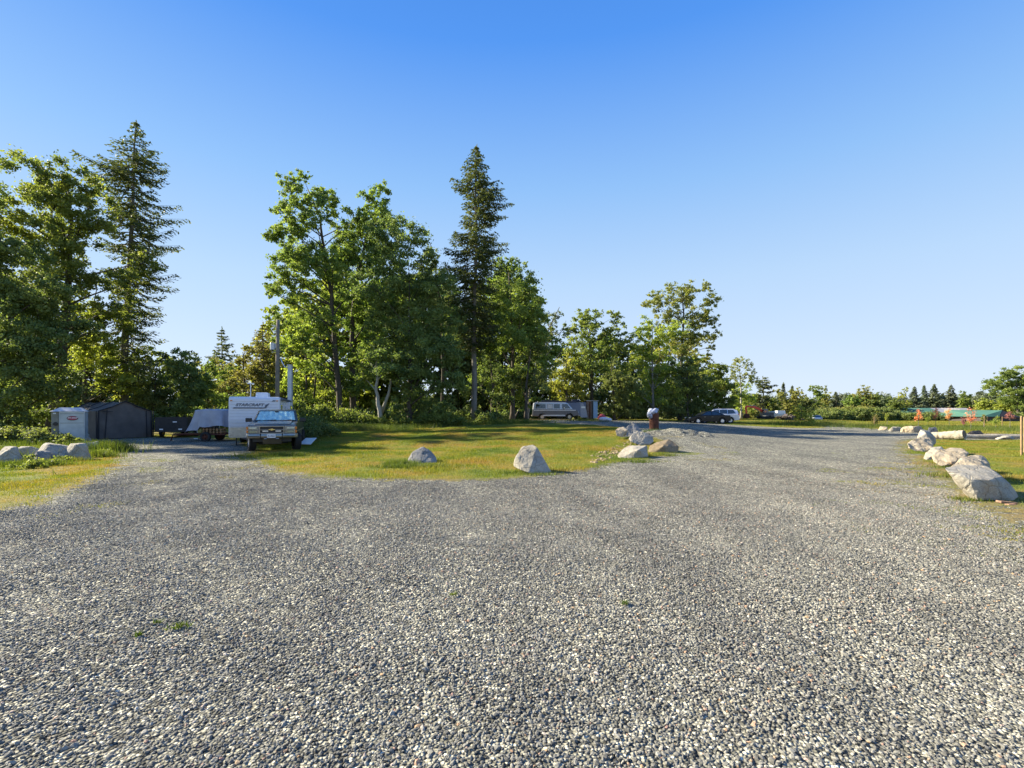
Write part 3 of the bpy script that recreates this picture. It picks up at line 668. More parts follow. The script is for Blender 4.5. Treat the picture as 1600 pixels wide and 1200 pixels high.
# ------------------------------------------------------------------ trees
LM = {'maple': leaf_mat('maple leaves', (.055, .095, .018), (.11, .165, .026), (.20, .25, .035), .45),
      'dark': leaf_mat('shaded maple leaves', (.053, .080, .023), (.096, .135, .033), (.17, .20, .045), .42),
      'lime': leaf_mat('yellow green leaves', (.09, .13, .016), (.18, .225, .026), (.32, .34, .045), .5),
      'olive': leaf_mat('olive leaves', (.08, .095, .020), (.155, .17, .032), (.27, .25, .05), .4),
      'fir': leaf_mat('fir needles', (.030, .050, .018), (.060, .088, .026), (.12, .14, .040), .3),
      'gold': leaf_mat('golden fir needles', (.07, .08, .02), (.13, .14, .03), (.22, .20, .05), .35),
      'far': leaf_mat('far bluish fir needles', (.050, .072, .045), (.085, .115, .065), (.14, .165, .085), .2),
      'red': leaf_mat('red autumn leaves', (.22, .06, .03), (.45, .14, .06), (.62, .26, .10), .4),
      'orange': leaf_mat('orange autumn leaves', (.30, .12, .03), (.58, .27, .06), (.68, .42, .10), .4),
      'maroon': leaf_mat('maroon leaves', (.10, .035, .03), (.22, .08, .07), (.32, .15, .11), .3)}
def bark_mat(name, c, c2):
    m, t, b = newmat(name); tc = t.new('ShaderNodeTexCoord').outputs['Object']
    mp = t.new('ShaderNodeMapping'); mp.inputs['Scale'].default_value = (1, 1, .18); t.ln(tc, mp.inputs[0])
    n = t.noise(mp.outputs[0], 9, 6, .7); n2 = t.noise(tc, 1.2, 3)
    col = t.ramp(n.outputs[0], [(.3, c), (.7, c2)]); col = t.mix(.5, col, t.ramp(n2.outputs[0], [(.3, (.6, .62, .55)), (.7, (1.2, 1.2, 1.2))]), 'MULTIPLY')
    t.ln(col, b.inputs['Base Color']); b.inputs['Roughness'].default_value = .9
    bp = t.new('ShaderNodeBump'); bp.inputs['Strength'].default_value = .8; bp.inputs['Distance'].default_value = .05; t.ln(n.outputs[0], bp.inputs['Height']); t.ln(bp.outputs[0], b.inputs['Normal'])
    return m
BK = {'dark': bark_mat('dark bark', (.045, .035, .028), (.11, .09, .07)), 'grey': bark_mat('grey bark', (.12, .11, .10), (.26, .24, .22)), 'pale': bark_mat('pale bark', (.28, .26, .23), (.5, .47, .42))}

class Leaves:
    def __init__(s): s.C = []; s.S = []; s.N = []; s.V = []; s.A = []
    def add(s, C, size, nrm, var, axis=None):
        s.C.append(C); s.S.append(np.broadcast_to(size, (len(C),)).astype(float)); s.N.append(nrm); s.V.append(var)
        s.A.append(axis if axis is not None else np.full((len(C), 3), np.nan))
    def build(s, name, mat, parent, r, asp=.75, fold=.14):
        C = np.concatenate(s.C); S = np.concatenate(s.S); N = np.concatenate(s.N); V = np.concatenate(s.V); A = np.concatenate(s.A)
        n = len(C); N = N / np.linalg.norm(N, axis=1, keepdims=True)
        rd = rand_dirs(n, r); bad = np.isnan(A[:, 0]); A = np.where(bad[:, None], rd, A)
        A = A - N * (A * N).sum(1, keepdims=True); A /= (np.linalg.norm(A, axis=1, keepdims=True) + 1e-9); B = np.cross(N, A)
        h = S[:, None] / 2; dn = N * S[:, None] * fold
        vs = np.stack([C - A * h, C + B * h * asp - dn, C + A * h, C - B * h * asp - dn], 1).reshape(-1, 3)
        return fast_mesh(name, vs, np.arange(n * 4).reshape(-1, 4), {'var': ('FACE', V)}, mat, parent=parent)

def clump(LV, c, rad, n, size, r, up=.45, v0=None, squash=.7):
    d = rand_dirs(n, r); q = r.rand(n) ** .55 * np.where(r.rand(n) < .22, 1.9, 1.0)
    C = np.array(c) + d * (q * 1.0)[:, None] * np.array([rad, rad, rad * squash])
    N = rand_dirs(n, r) + np.array([0, 0, up]) + d * .5
    v = (r.rand() if v0 is None else v0)
    var = np.clip(v * .55 + r.rand(n) * .35 + .18 * d[:, 2] * 0 + .05, 0, 1)
    LV.add(C, size * r.uniform(.7, 1.3, n), N, var)

def bez(a, b, c, n=5):
    a, b, c = Vector(a), Vector(b), Vector(c)
    return [a * (1 - t) ** 2 + b * 2 * t * (1 - t) + c * t * t for t in [i / (n - 1) for i in range(n)]]

def crown_from_blobs(blobs, trunk_pts, trunk_r, r, leaf, dens=34, sub=9, mb=None, twig=True, shell=.5, lo=0.0, gapf=1.0):
    """blobs: list of (x,y,z,r) local; grows limbs from the trunk and leaf clumps"""
    LV = Leaves(); T = [Vector(p) for p in trunk_pts]
    for (x, y, z, R) in blobs:
        c = Vector((x, y, z))
        # limb leaves the trunk lower than the blob
        cand = [(abs(p.z - (z - R * 1.1 - .25 * (c.xy - p.xy).length)), i) for i, p in enumerate(T)]
        k = min(cand)[1]; p0 = T[k]; r0 = trunk_r[k] * .5
        if mb is not None and (c - p0).length > .6:
            md = (p0 + c) / 2 + Vector((r.normal() * .1 * R, r.normal() * .1 * R, .15 * R))
            pts = bez(p0, md, c, 5); rr = max(.035, min(r0, .05 * R + .03)); mb.tube(pts, [rr, rr * .8, rr * .6, rr * .42, rr * .25], 5, False)
        ns = sub * 2.6
        for j in range(max(5, int(ns * (0.7 + .6 * r.rand())))):
            d = rand_dirs(1, r)[0]; d[2] = d[2] * .9 + .1; q = .15 + 1.05 * r.rand() ** .6
            sc = np.array([x, y, z]) + d * q * R * np.array([1.08, 1.08, 1.0]); rs = R * r.uniform(.16, .36)
            n = int(dens * 1.2 * (R * R) / (leaf * leaf) / ns * (rs / (R * .27)) ** 2 * gapf)
            clump(LV, sc, rs, max(6, n), leaf, r)
            if mb is not None and twig and r.rand() < .4:
                mb.tube(bez(c, (c + Vector(sc)) / 2 + Vector((0, 0, .1 * R)), sc, 3), [max(.018, .012 * R), .015, .008], 3, False)
    return LV

def px_tree(name, label, Y, base, trunk, blobs, leafm='maple', bark='dark', leaf=.24, dens=34, sub=9, seed=1, group=None, cat='tree', tr=.28, thick=1.0, extra=None, gapf=1.0, sparse_top=None):
    """trunk: px,py points from base to top; blobs (px,py,r px)"""
    leaf *= .80; r = np.random.RandomState(seed); bx, by = base
    X0 = PX(bx, Y); z0 = gz(X0, Y) - .05
    root = thing(name, label, cat, (X0, Y, z0), 0, group)
    T = []
    for i, (px, py) in enumerate(trunk):
        z = max(0, PZ(py, Y) - z0) if i else -.1
        T.append((PX(px, Y) - X0, r.normal() * .12 * (i > 0), z))
    n = len(T); R = [tr * (1 - .82 * i / (n - 1)) for i in range(n)]
    # refine the trunk path
    TT = []; RR = []
    for i in range(n - 1):
        for k in range(4):
            f = k / 4; TT.append(tuple(np.array(T[i]) * (1 - f) + np.array(T[i + 1]) * f + (r.normal(size=3) * .03 * np.array([1, 1, 0]) if (i + k) else 0))); RR.append(R[i] * (1 - f) + R[i + 1] * f)
    TT.append(T[-1]); RR.append(R[-1]); RR[0] *= 1.35
    mb = MB(); mb.tube(TT, RR, 9, True)
    s = Y / F; xs_ = [b[0] for b in blobs]; half = (max(xs_) - min(xs_)) / 2 * s + 1
    bl = []
    for (px, py, rp) in blobs:
        dy = r.uniform(-1, 1) * half * .75 * thick
        bl.append((PX(px, Y) - X0, dy, PZ(py, Y) - z0, rp * s * 1.12))
    LV = crown_from_blobs(bl, TT, RR, r, leaf, dens, sub, mb, gapf=gapf)
    for (ex) in (extra or []):   # extra stems: list of px,py,r
        pts = [(PX(px, Y) - X0, .3, max(-.1, PZ(py, Y) - z0)) for px, py, _ in ex]; mb.tube(pts, [q for *_, q in ex], 7, True)
    mb.build('trunk', BK[bark], root, smooth=True)
    LV.build('crown', LM[leafm], root, r)
    return root

def conifer(name, label, Y, base, top, outline, leafm='fir', bark='grey', seed=1, group=None, tr=.32, step=.42, needle=.26, clear=None, droop=.28, dens=1.0, cat='conifer', at=None, skip=.12, nw=4.6):
    """outline: list of (py, left px extent, right px extent) from the trunk axis"""
    r = np.random.RandomState(seed)
    X0 = PX(base[0], Y) ; z0 = gz(X0, Y) - .05
    root = thing(name, label, cat, (X0, Y, z0), 0, group); s = Y / F
    top3 = np.array([PX(top[0], Y) - X0, 0, PZ(top[1], Y) - z0]); H = top3[2]
    mb = MB(); k = 14
    TT = [tuple(top3 * (i / k) + np.array([.0 + .1 * math.sin(i * .9), .1 * math.cos(i * 1.1), 0]) * (0 < i < k)) for i in range(k + 1)]; TT[0] = (0, 0, -.1)
    mb.tube(TT, [tr * (1 - .93 * i / k) + .01 for i in range(k + 1)], 9, True)
    oz = np.array([PZ(o[0], Y) - z0 for o in outline][::-1]); ol = np.array([o[1] * s * 1.12 for o in outline][::-1]); orr = np.array([o[2] * 1.12 * s for o in outline][::-1])
    LV = Leaves(); z = oz[0]
    C = []; NN = []; AX = []; VR = []; SZ = []
    while z < H - .15:
        nb = int(round(nw + r.normal() * .8)); ph = r.rand() * 6.283
        ax = np.array([np.interp(z, [0, H], [0, top3[0]]), 0, z])
        for b in range(max(2, nb)):
            if r.rand() < skip + .10: continue
            a = ph + b * 6.283 / nb + r.normal() * .3; ca = math.cos(a)
            Lr = float(np.interp(z, oz, orr)); Ll = float(np.interp(z, oz, ol)); L = (Lr * (1 + ca) / 2 + Ll * (1 - ca) / 2) * r.uniform(.42, 1.15)
            if L < .12: L = .12
            d = np.array([ca, math.sin(a), 0]); side = np.array([-d[1], d[0], 0])
            m = max(4, int(L / .2)); fr = z / H; dr = droop * (1.15 - fr)
            ts = np.linspace(.0, 1, m)
            P_ = ax + d * (ts * L)[:, None] + np.array([0, 0, 1]) * (L * (-dr * np.sin(ts * 2.0) + .10 * ts ** 3))[:, None]
            if L > .7: mb.tube([tuple(P_[0]), tuple(P_[m // 2]), tuple(P_[-1])], [.03 + .008 * L, .022, .008], 4, False)
            v0 = r.rand()
            for i in range(1, m):
                t = ts[i]
                if t < .18 and L > 1.2: continue
                tl = min(1.0, .18 + L * .42) * (1.2 - t * .75) * r.uniform(.7, 1.25)
                for sg in (-1, 1):
                    nn = max(2, int(tl / .12 * dens)); q = (np.arange(nn) + r.rand()) / nn
                    dirn = d * .75 + side * sg * .8 + np.array([0, 0, -.30 - .55 * r.rand()])
                    dirn /= np.linalg.norm(dirn)
                    pts = P_[i] + dirn * (q * tl)[:, None] + r.normal(size=(nn, 3)) * .03
                    C.append(pts); AX.append(np.repeat(dirn[None], nn, 0) + r.normal(size=(nn, 3)) * .35)
                    NN.append(np.array([0, 0, 1.]) + r.normal(size=(nn, 3)) * .55); VR.append(np.clip(v0 * .5 + r.rand(nn) * .5, 0, 1)); SZ.append(needle * r.uniform(.7, 1.3, nn))
        z += step * (1 - .35 * z / H) * r.uniform(.75, 1.25)
    C.append(np.array(TT[-1])[None] + np.array([[0, 0, 0], [0, 0, -.15], [0, 0, -.3]])); NN.append(rand_dirs(3, r)); AX.append(np.array([[0, 0, 1.]] * 3)); VR.append(np.full(3, .5)); SZ.append(np.full(3, needle))
    LV.C = [np.concatenate(C)]; LV.N = [np.concatenate(NN)]; LV.A = [np.concatenate(AX)]; LV.V = [np.concatenate(VR)]; LV.S = [np.concatenate(SZ)]
    mb.build('trunk', BK[bark], root, smooth=True)
    LV.build('crown', LM[leafm], root, r, asp=.50, fold=.12)
    return root

# --- left group
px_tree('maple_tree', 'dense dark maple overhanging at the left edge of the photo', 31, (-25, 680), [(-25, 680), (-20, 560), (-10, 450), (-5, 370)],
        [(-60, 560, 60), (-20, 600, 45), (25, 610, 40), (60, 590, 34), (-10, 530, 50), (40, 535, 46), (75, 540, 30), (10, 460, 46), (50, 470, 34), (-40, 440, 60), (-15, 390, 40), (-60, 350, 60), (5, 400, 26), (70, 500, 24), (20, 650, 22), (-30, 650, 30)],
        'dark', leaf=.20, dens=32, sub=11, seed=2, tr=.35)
px_tree('maple_tree', 'big leafy maple with sunlit yellow green core, left of the tall fir', 38, (86, 660), [(80, 665), (92, 590), (100, 520), (112, 440), (112, 350), (108, 300)],
        [(75, 305, 26), (110, 300, 30), (150, 310, 26), (170, 345, 26), (125, 345, 34), (60, 350, 30), (30, 375, 24), (90, 385, 34), (145, 395, 34), (180, 395, 22), (50, 420, 28), (25, 440, 22), (170, 440, 26), (120, 445, 30), (75, 470, 28), (155, 490, 30), (100, 520, 24), (185, 480, 18), (45, 340, 18), (22, 400, 14), (140, 290, 14)],
        'maple', leaf=.23, dens=30, sub=10, seed=3, tr=.42, thick=.8)
px_tree('maple_tree', 'slender maple with thin dark trunk between the big maple and the fir', 41, (128, 650), [(126, 655), (132, 590), (140, 520), (150, 450)],
        [(115, 560, 24), (150, 560, 26), (175, 590, 24), (95, 600, 22), (130, 500, 22), (175, 530, 24), (205, 560, 20), (60, 610, 18), (150, 610, 18), (215, 600, 18), (100, 640, 14)],
        'lime', leaf=.25, dens=26, sub=8, seed=4, tr=.17, thick=.6)
conifer('fir_tree', 'tallest ragged fir at the left with long drooping right branches', 43, (190, 655), (213, 189),
        [(192, 2, 2), (205, 12, 10), (225, 22, 24), (245, 38, 30), (268, 62, 40), (290, 35, 48), (315, 42, 50), (345, 30, 74), (380, 28, 66), (400, 20, 50), (425, 36, 62), (450, 30, 40), (480, 30, 42), (520, 30, 40), (560, 26, 44), (600, 20, 34)],
        'fir', seed=5, tr=.36, skip=.16, needle=.27, droop=.42)
# bare broken tip above the big maple
px_tree('dead_treetop', 'thin bare tree tip poking above the big left maple', 46, (95, 650), [(95, 650), (88, 500), (80, 330), (66, 262)],
        [(72, 275, 7), (78, 290, 8), (62, 262, 5), (84, 300, 8)], 'maroon', bark='grey', leaf=.16, dens=14, sub=5, seed=6, tr=.2, thick=.1)
BKL = 'bushy trees behind the tarp covered trailer'
px_tree('bushy_tree', 'small dark leafy tree right behind the fabric shelter', 42, (240, 665), [(240, 668), (243, 610), (246, 560)], [(245, 575, 18), (235, 610, 22), (255, 620, 20), (225, 640, 16), (250, 650, 16), (243, 557, 8), (212, 625, 16)], 'dark', leaf=.2, dens=28, seed=7, tr=.1, group=BKL)
px_tree('bushy_tree', 'dark round topped tree behind the black trailers', 42, (288, 668), [(288, 670), (288, 610), (287, 555)], [(285, 568, 17), (300, 590, 20), (272, 598, 20), (290, 625, 24), (310, 640, 20), (268, 645, 18), (287, 552, 8), (318, 610, 14)], 'dark', leaf=.2, dens=30, seed=8, tr=.12, group=BKL)
px_tree('bushy_tree', 'greyish green tree above the grey tarp', 44, (325, 668), [(325, 670), (325, 610), (322, 570)], [(322, 578, 16), (335, 605, 20), (312, 615, 20), (345, 635, 22), (322, 650, 20), (300, 655, 16)], 'maple', leaf=.22, dens=28, seed=9, tr=.12, group=BKL)
conifer('fir_tree', 'small pointed distant fir above the bushes left of the pole', 78, (346, 655), (347, 511), [(513, 1, 1), (530, 9, 10), (545, 14, 16), (560, 17, 18), (590, 22, 20), (640, 24, 24)], 'fir', seed=10, tr=.25, needle=.42, step=.62, dens=.7)
px_tree('broadleaf_tree', 'olive green tree above the white trailer roof', 52, (380, 665), [(380, 668), (382, 600), (380, 550)], [(378, 555, 15), (365, 585, 20), (395, 580, 20), (380, 615, 24), (352, 620, 18), (410, 620, 20), (345, 580, 13), (372, 645, 22)], 'olive', leaf=.27, dens=30, seed=11, tr=.16)
conifer('cedar_tree', 'golden green pointed cedar just left of the utility pole', 56, (411, 662), (411, 504), [(506, 2, 2), (520, 10, 10), (540, 18, 17), (565, 22, 22), (600, 28, 26), (650, 30, 30)], 'gold', seed=12, tr=.22, needle=.32, step=.42, droop=.15, dens=1.0)
# --- big middle group
px_tree('maple_tree', 'tall open crowned maple leaning out over the utility pole', 46, (534, 668), [(534, 670), (528, 600), (522, 530), (518, 460), (505, 400), (500, 340), (480, 295)],
        [(482, 285, 11), (470, 300, 14), (495, 305, 16), (515, 320, 15), (480, 330, 22), (450, 335, 14), (455, 365, 20), (505, 355, 24), (435, 375, 12), (418, 368, 6), (445, 400, 16), (480, 385, 24), (430, 440, 15), (408, 440, 6), (420, 455, 10), (455, 430, 22), (495, 425, 24), (540, 345, 20), (545, 390, 24), (530, 430, 22), (450, 470, 20), (485, 480, 20), (440, 500, 16), (475, 530, 16), (450, 545, 14), (505, 550, 18), (560, 340, 14), (525, 380, 22), (512, 470, 20), (545, 455, 20), (470, 360, 18), (465, 450, 18), (520, 510, 18), (490, 580, 20), (530, 600, 20), (470, 410, 18)],
        'maple', leaf=.25, dens=30, sub=8, seed=13, tr=.30, thick=.5)
px_tree('maple_tree', 'upright maple with two high tops in the middle group', 49, (552, 668), [(552, 670), (551, 600), (550, 520), (556, 440), (575, 370), (590, 320)],
        [(598, 310, 13), (585, 325, 14), (570, 320, 11), (605, 345, 16), (580, 350, 20), (560, 365, 20), (620, 365, 12), (590, 385, 24), (560, 410, 24), (600, 420, 26), (570, 450, 26), (545, 470, 20), (520, 590, 18), (560, 600, 18), (548, 560, 18), (548, 510, 20), (575, 500, 22), (530, 420, 20), (588, 340, 14), (575, 540, 22), (610, 450, 20)],
        'maple', leaf=.25, dens=32, sub=9, seed=14, tr=.34, thick=.6)
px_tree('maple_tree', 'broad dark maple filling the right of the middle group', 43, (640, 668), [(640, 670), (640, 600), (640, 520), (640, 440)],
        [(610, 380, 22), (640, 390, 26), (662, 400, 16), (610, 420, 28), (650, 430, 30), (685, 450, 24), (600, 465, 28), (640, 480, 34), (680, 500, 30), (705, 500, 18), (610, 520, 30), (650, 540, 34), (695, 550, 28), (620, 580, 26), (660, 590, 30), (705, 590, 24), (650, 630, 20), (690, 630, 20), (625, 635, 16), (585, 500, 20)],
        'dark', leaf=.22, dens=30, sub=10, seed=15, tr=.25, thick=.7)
px_tree('pale_barked_tree', 'forked tree with pale grey bark at the wood edge', 42.5, (597, 668), [(597, 670), (594, 640), (588, 610), (590, 580), (585, 540)],
        [(575, 560, 16), (600, 545, 20), (610, 575, 14), (570, 590, 12)], 'maple', bark='pale', leaf=.22, dens=24, sub=8, seed=16, tr=.24, thick=.5, extra=[[(595, 645, .17), (606, 615, .13), (612, 580, .09), (610, 545, .04)]])
GTH = 'thin trees behind the trailer'
px_tree('thin_tree', 'thin dark stemmed tree right of the grey post', 50, (482, 665), [(482, 668), (480, 610), (478, 560), (470, 500)], [(462, 500, 18), (480, 520, 20), (455, 540, 18), (475, 580, 18), (470, 620, 20), (490, 640, 18), (450, 600, 14), (455, 645, 16)], 'lime', leaf=.24, dens=26, sub=8, seed=17, tr=.15, thick=.6, group=GTH, extra=[[(483, 668, .12), (490, 610, .10), (494, 550, .06), (498, 500, .03)]])
px_tree('thin_tree', 'slim sunlit tree between the thin stem and the tall maple', 52, (508, 665), [(508, 668), (506, 610), (502, 540)], [(500, 560, 18), (515, 590, 20), (505, 620, 22), (525, 640, 20), (495, 650, 16), (540, 630, 18)], 'lime', leaf=.26, dens=28, sub=8, seed=18, tr=.13, thick=.6, group=GTH)
px_tree('sparse_tree', 'thin topped sparse tree left of the straight fir', 54, (690, 665), [(690, 668), (692, 580), (690, 490), (678, 400), (672, 380)], [(668, 395, 11), (682, 412, 13), (692, 440, 16), (672, 440, 15), (700, 470, 18), (660, 420, 10), (715, 520, 20)], 'dark', leaf=.22, dens=15, sub=8, seed=19, tr=.2, thick=.5)
conifer('fir_tree', 'tall straight fir with bare lower trunk in the middle of the photo', 47, (739, 662), (745, 226),
        [(229, 2, 2), (240, 9, 8), (262, 18, 16), (275, 36, 18), (288, 34, 38), (300, 18, 36), (322, 12, 60), (335, 22, 34), (350, 30, 22), (378, 32, 58), (398, 40, 44), (410, 58, 36), (440, 46, 34), (470, 44, 36), (505, 34, 36), (530, 26, 30), (545, 12, 14)],
        'fir', seed=20, tr=.30, skip=.10, needle=.27, droop=.30, nw=5.6, dens=1.15)
px_tree('maple_tree', 'sunlit maple directly right of the straight fir', 50, (800, 665), [(800, 668), (802, 600), (800, 520), (795, 430)],
        [(790, 412, 14), (805, 408, 10), (815, 430, 18), (790, 440, 22), (825, 455, 22), (800, 475, 28), (835, 490, 20), (775, 480, 22), (810, 520, 30), (848, 530, 20), (780, 540, 26), (820, 570, 28), (790, 600, 24), (850, 575, 16), (762, 590, 22), (820, 625, 18)],
        'maple', leaf=.26, dens=28, sub=10, seed=21, tr=.28, thick=.7)
px_tree('sparse_tree', 'half bare grey tree leaning right at the gap before the van', 53, (824, 662), [(824, 664), (828, 610), (842, 550), (864, 500), (874, 480)], [(855, 500, 13), (862, 520, 12), (848, 545, 15), (868, 495, 8), (845, 590, 16)], 'dark', bark='grey', leaf=.2, dens=12, sub=7, seed=22, tr=.17, thick=.5,
        extra=[[(850, 560, .06), (870, 535, .04), (885, 500, .015)], [(852, 540, .05), (880, 515, .03), (895, 505, .01)], [(850, 600, .05), (862, 570, .04), (880, 545, .015)]])
px_tree('dark_stemmed_tree', 'dark slim trunk tree behind and right of the straight fir', 49, (768, 664), [(768, 666), (770, 600), (766, 540)], [(760, 560, 20), (775, 590, 20), (750, 610, 18), (780, 630, 16)], 'dark', leaf=.24, dens=26, seed=23, tr=.2, thick=.8)
px_tree('dark_stemmed_tree', 'shadowy tree between the sunlit maple and the half bare tree', 48, (822, 664), [(822, 666), (822, 600), (830, 540)], [(832, 550, 18), (838, 600, 18), (815, 600, 18)], 'dark', leaf=.24, dens=26, seed=24, tr=.2, thick=.8)
# --- trees behind the van and barrel
px_tree('maple_tree', 'green maple with two tufted tops behind the van', 66, (925, 655), [(925, 657), (925, 600), (922, 540), (915, 500)],
        [(908, 498, 12), (922, 505, 16), (895, 515, 13), (940, 525, 16), (958, 498, 9), (962, 515, 13), (905, 540, 22), (940, 555, 22), (972, 540, 14), (885, 550, 14), (915, 580, 24), (955, 585, 22)], 'maple', leaf=.32, dens=26, seed=25, tr=.26, thick=.7)
px_tree('broadleaf_tree', 'bright yellow green tree low behind the van roof', 62, (885, 655), [(885, 657), (885, 600), (885, 560)], [(885, 572, 18), (868, 590, 16), (900, 600, 22), (875, 615, 20), (895, 630, 18),  ], 'lime', leaf=.3, dens=28, seed=26, tr=.16)
px_tree('broadleaf_tree', 'shadowed bushy tree right of the blue container', 60, (960, 655), [(960, 657), (958, 610), (955, 570)], [(955, 590, 20), (975, 610, 22), (960, 638, 14), (985, 638, 16)], 'dark', leaf=.28, dens=30, seed=27, tr=.18)
px_tree('cottonwood_tree', 'tall airy cottonwood with drooping right side behind the barrel', 70, (1062, 655), [(1062, 657), (1064, 600), (1066, 540), (1068, 490), (1064, 455)],
        [(1055, 448, 9), (1066, 455, 12), (1080, 448, 9), (1095, 455, 9), (1050, 468, 13), (1078, 470, 15), (1100, 478, 12), (1018, 468, 9), (1008, 476, 7), (1030, 475, 11), (1062, 495, 17), (1090, 500, 15), (1108, 505, 11), (1040, 500, 13), (1075, 525, 16), (1100, 530, 11), (1118, 525, 8), (1060, 540, 18), (1116, 540, 7), (1088, 555, 14), (1108, 560, 9), (1110, 580, 7), (1095, 590, 10)],
        'olive', leaf=.28, dens=27, sub=9, seed=28, tr=.26, thick=.5)
px_tree('broadleaf_tree', 'leafy light green tree left of the cottonwood', 64, (1022, 655), [(1022, 657), (1020, 610), (1020, 550), (1018, 510)],
        [(1015, 510, 14), (1000, 525, 13), (1030, 525, 17), (1010, 550, 18), (1038, 550, 18), (1048, 520, 16), (1000, 580, 18), (1030, 585, 22), (1055, 580, 18), (1015, 615, 20), (1045, 620, 18), (992, 555, 11), (990, 610, 14)], 'lime', bark='grey', leaf=.28, dens=24, seed=29, tr=.2, thick=.7)
px_tree('broadleaf_tree', 'dark green tree at the foot of the cottonwood', 63, (1075, 656), [(1075, 658), (1075, 610), (1074, 570)], [(1072, 580, 18), (1060, 605, 18), (1088, 605, 18), (1075, 630, 18), (1050, 635, 14), (1095, 635, 13), (1040, 645, 10)], 'dark', leaf=.28, dens=30, seed=30, tr=.18)
px_tree('round_tree', 'bright rounded green tree behind the parked cars', 68, (1112, 656), [(1112, 658), (1112, 620), (1113, 580)], [(1112, 582, 13), (1102, 600, 17), (1122, 600, 16), (1112, 620, 20), (1096, 628, 14), (1130, 625, 14), (1120, 643, 12), (1117, 570, 6), (1092, 645, 9)], 'maple', leaf=.30, dens=32, seed=31, tr=.15)
# --- right hand distance
FR = 'trees of the far tree line'
px_tree('sparse_tree', 'thin airy tree with bare twigs right of the round green tree', 95, (1158, 654), [(1158, 656), (1158, 610), (1156, 575)], [(1154, 563, 8), (1147, 575, 8), (1166, 572, 7), (1172, 583, 6), (1158, 590, 9), (1176, 595, 7), (1144, 590, 7)], 'olive', bark='pale', leaf=.34, dens=17, seed=32, tr=.2, thick=.4, group=FR)
px_tree('broadleaf_tree', 'yellowish olive tree behind the red excavator', 98, (1157, 652), [(1157, 654), (1157, 625), (1157, 605)], [(1155, 610, 12), (1145, 625, 11), (1168, 622, 12), (1156, 637, 12), (1140, 640, 8), (1172, 640, 9)], 'lime', leaf=.36, dens=30, seed=33, tr=.2, group=FR)
conifer('pine_tree', 'dark spreading pine right of the airy tree', 105, (1192, 652), (1192, 588), [(590, 4, 5), (598, 9, 14), (606, 12, 18), (618, 13, 17), (635, 12, 15)], 'fir', seed=34, tr=.24, needle=.5, step=.6, droop=.05, group=FR, dens=.8)
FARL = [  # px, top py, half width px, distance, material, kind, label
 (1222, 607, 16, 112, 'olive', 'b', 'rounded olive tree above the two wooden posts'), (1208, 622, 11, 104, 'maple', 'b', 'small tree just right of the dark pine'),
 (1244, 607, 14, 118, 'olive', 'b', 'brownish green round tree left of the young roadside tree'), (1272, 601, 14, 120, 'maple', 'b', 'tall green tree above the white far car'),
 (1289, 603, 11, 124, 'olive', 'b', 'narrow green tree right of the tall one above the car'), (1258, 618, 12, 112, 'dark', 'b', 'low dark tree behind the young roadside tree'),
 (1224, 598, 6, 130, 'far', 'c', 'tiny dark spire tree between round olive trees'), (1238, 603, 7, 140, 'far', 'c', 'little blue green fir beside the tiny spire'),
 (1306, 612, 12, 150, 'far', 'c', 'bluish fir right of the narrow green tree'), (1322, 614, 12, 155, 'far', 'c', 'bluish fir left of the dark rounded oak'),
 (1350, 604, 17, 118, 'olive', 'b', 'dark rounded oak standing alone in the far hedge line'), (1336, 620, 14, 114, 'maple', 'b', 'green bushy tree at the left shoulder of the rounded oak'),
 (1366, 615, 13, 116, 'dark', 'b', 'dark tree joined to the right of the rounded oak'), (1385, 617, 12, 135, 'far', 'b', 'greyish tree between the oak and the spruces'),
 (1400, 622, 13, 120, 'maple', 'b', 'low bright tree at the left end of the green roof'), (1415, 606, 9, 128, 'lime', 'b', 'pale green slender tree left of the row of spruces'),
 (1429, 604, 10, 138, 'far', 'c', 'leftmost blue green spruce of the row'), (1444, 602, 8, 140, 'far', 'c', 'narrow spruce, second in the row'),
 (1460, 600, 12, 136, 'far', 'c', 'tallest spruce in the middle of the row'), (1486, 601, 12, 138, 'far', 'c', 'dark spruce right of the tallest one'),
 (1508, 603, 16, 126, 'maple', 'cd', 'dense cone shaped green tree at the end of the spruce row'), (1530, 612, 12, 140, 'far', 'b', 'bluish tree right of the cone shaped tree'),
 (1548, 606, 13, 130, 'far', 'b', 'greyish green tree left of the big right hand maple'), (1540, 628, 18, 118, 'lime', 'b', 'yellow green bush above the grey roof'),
 (1568, 622, 18, 112, 'lime', 'b', 'sunlit tree behind the green gabled house'), (1473, 615, 9, 150, 'far', 'c', 'small spruce half hidden between two larger ones')]
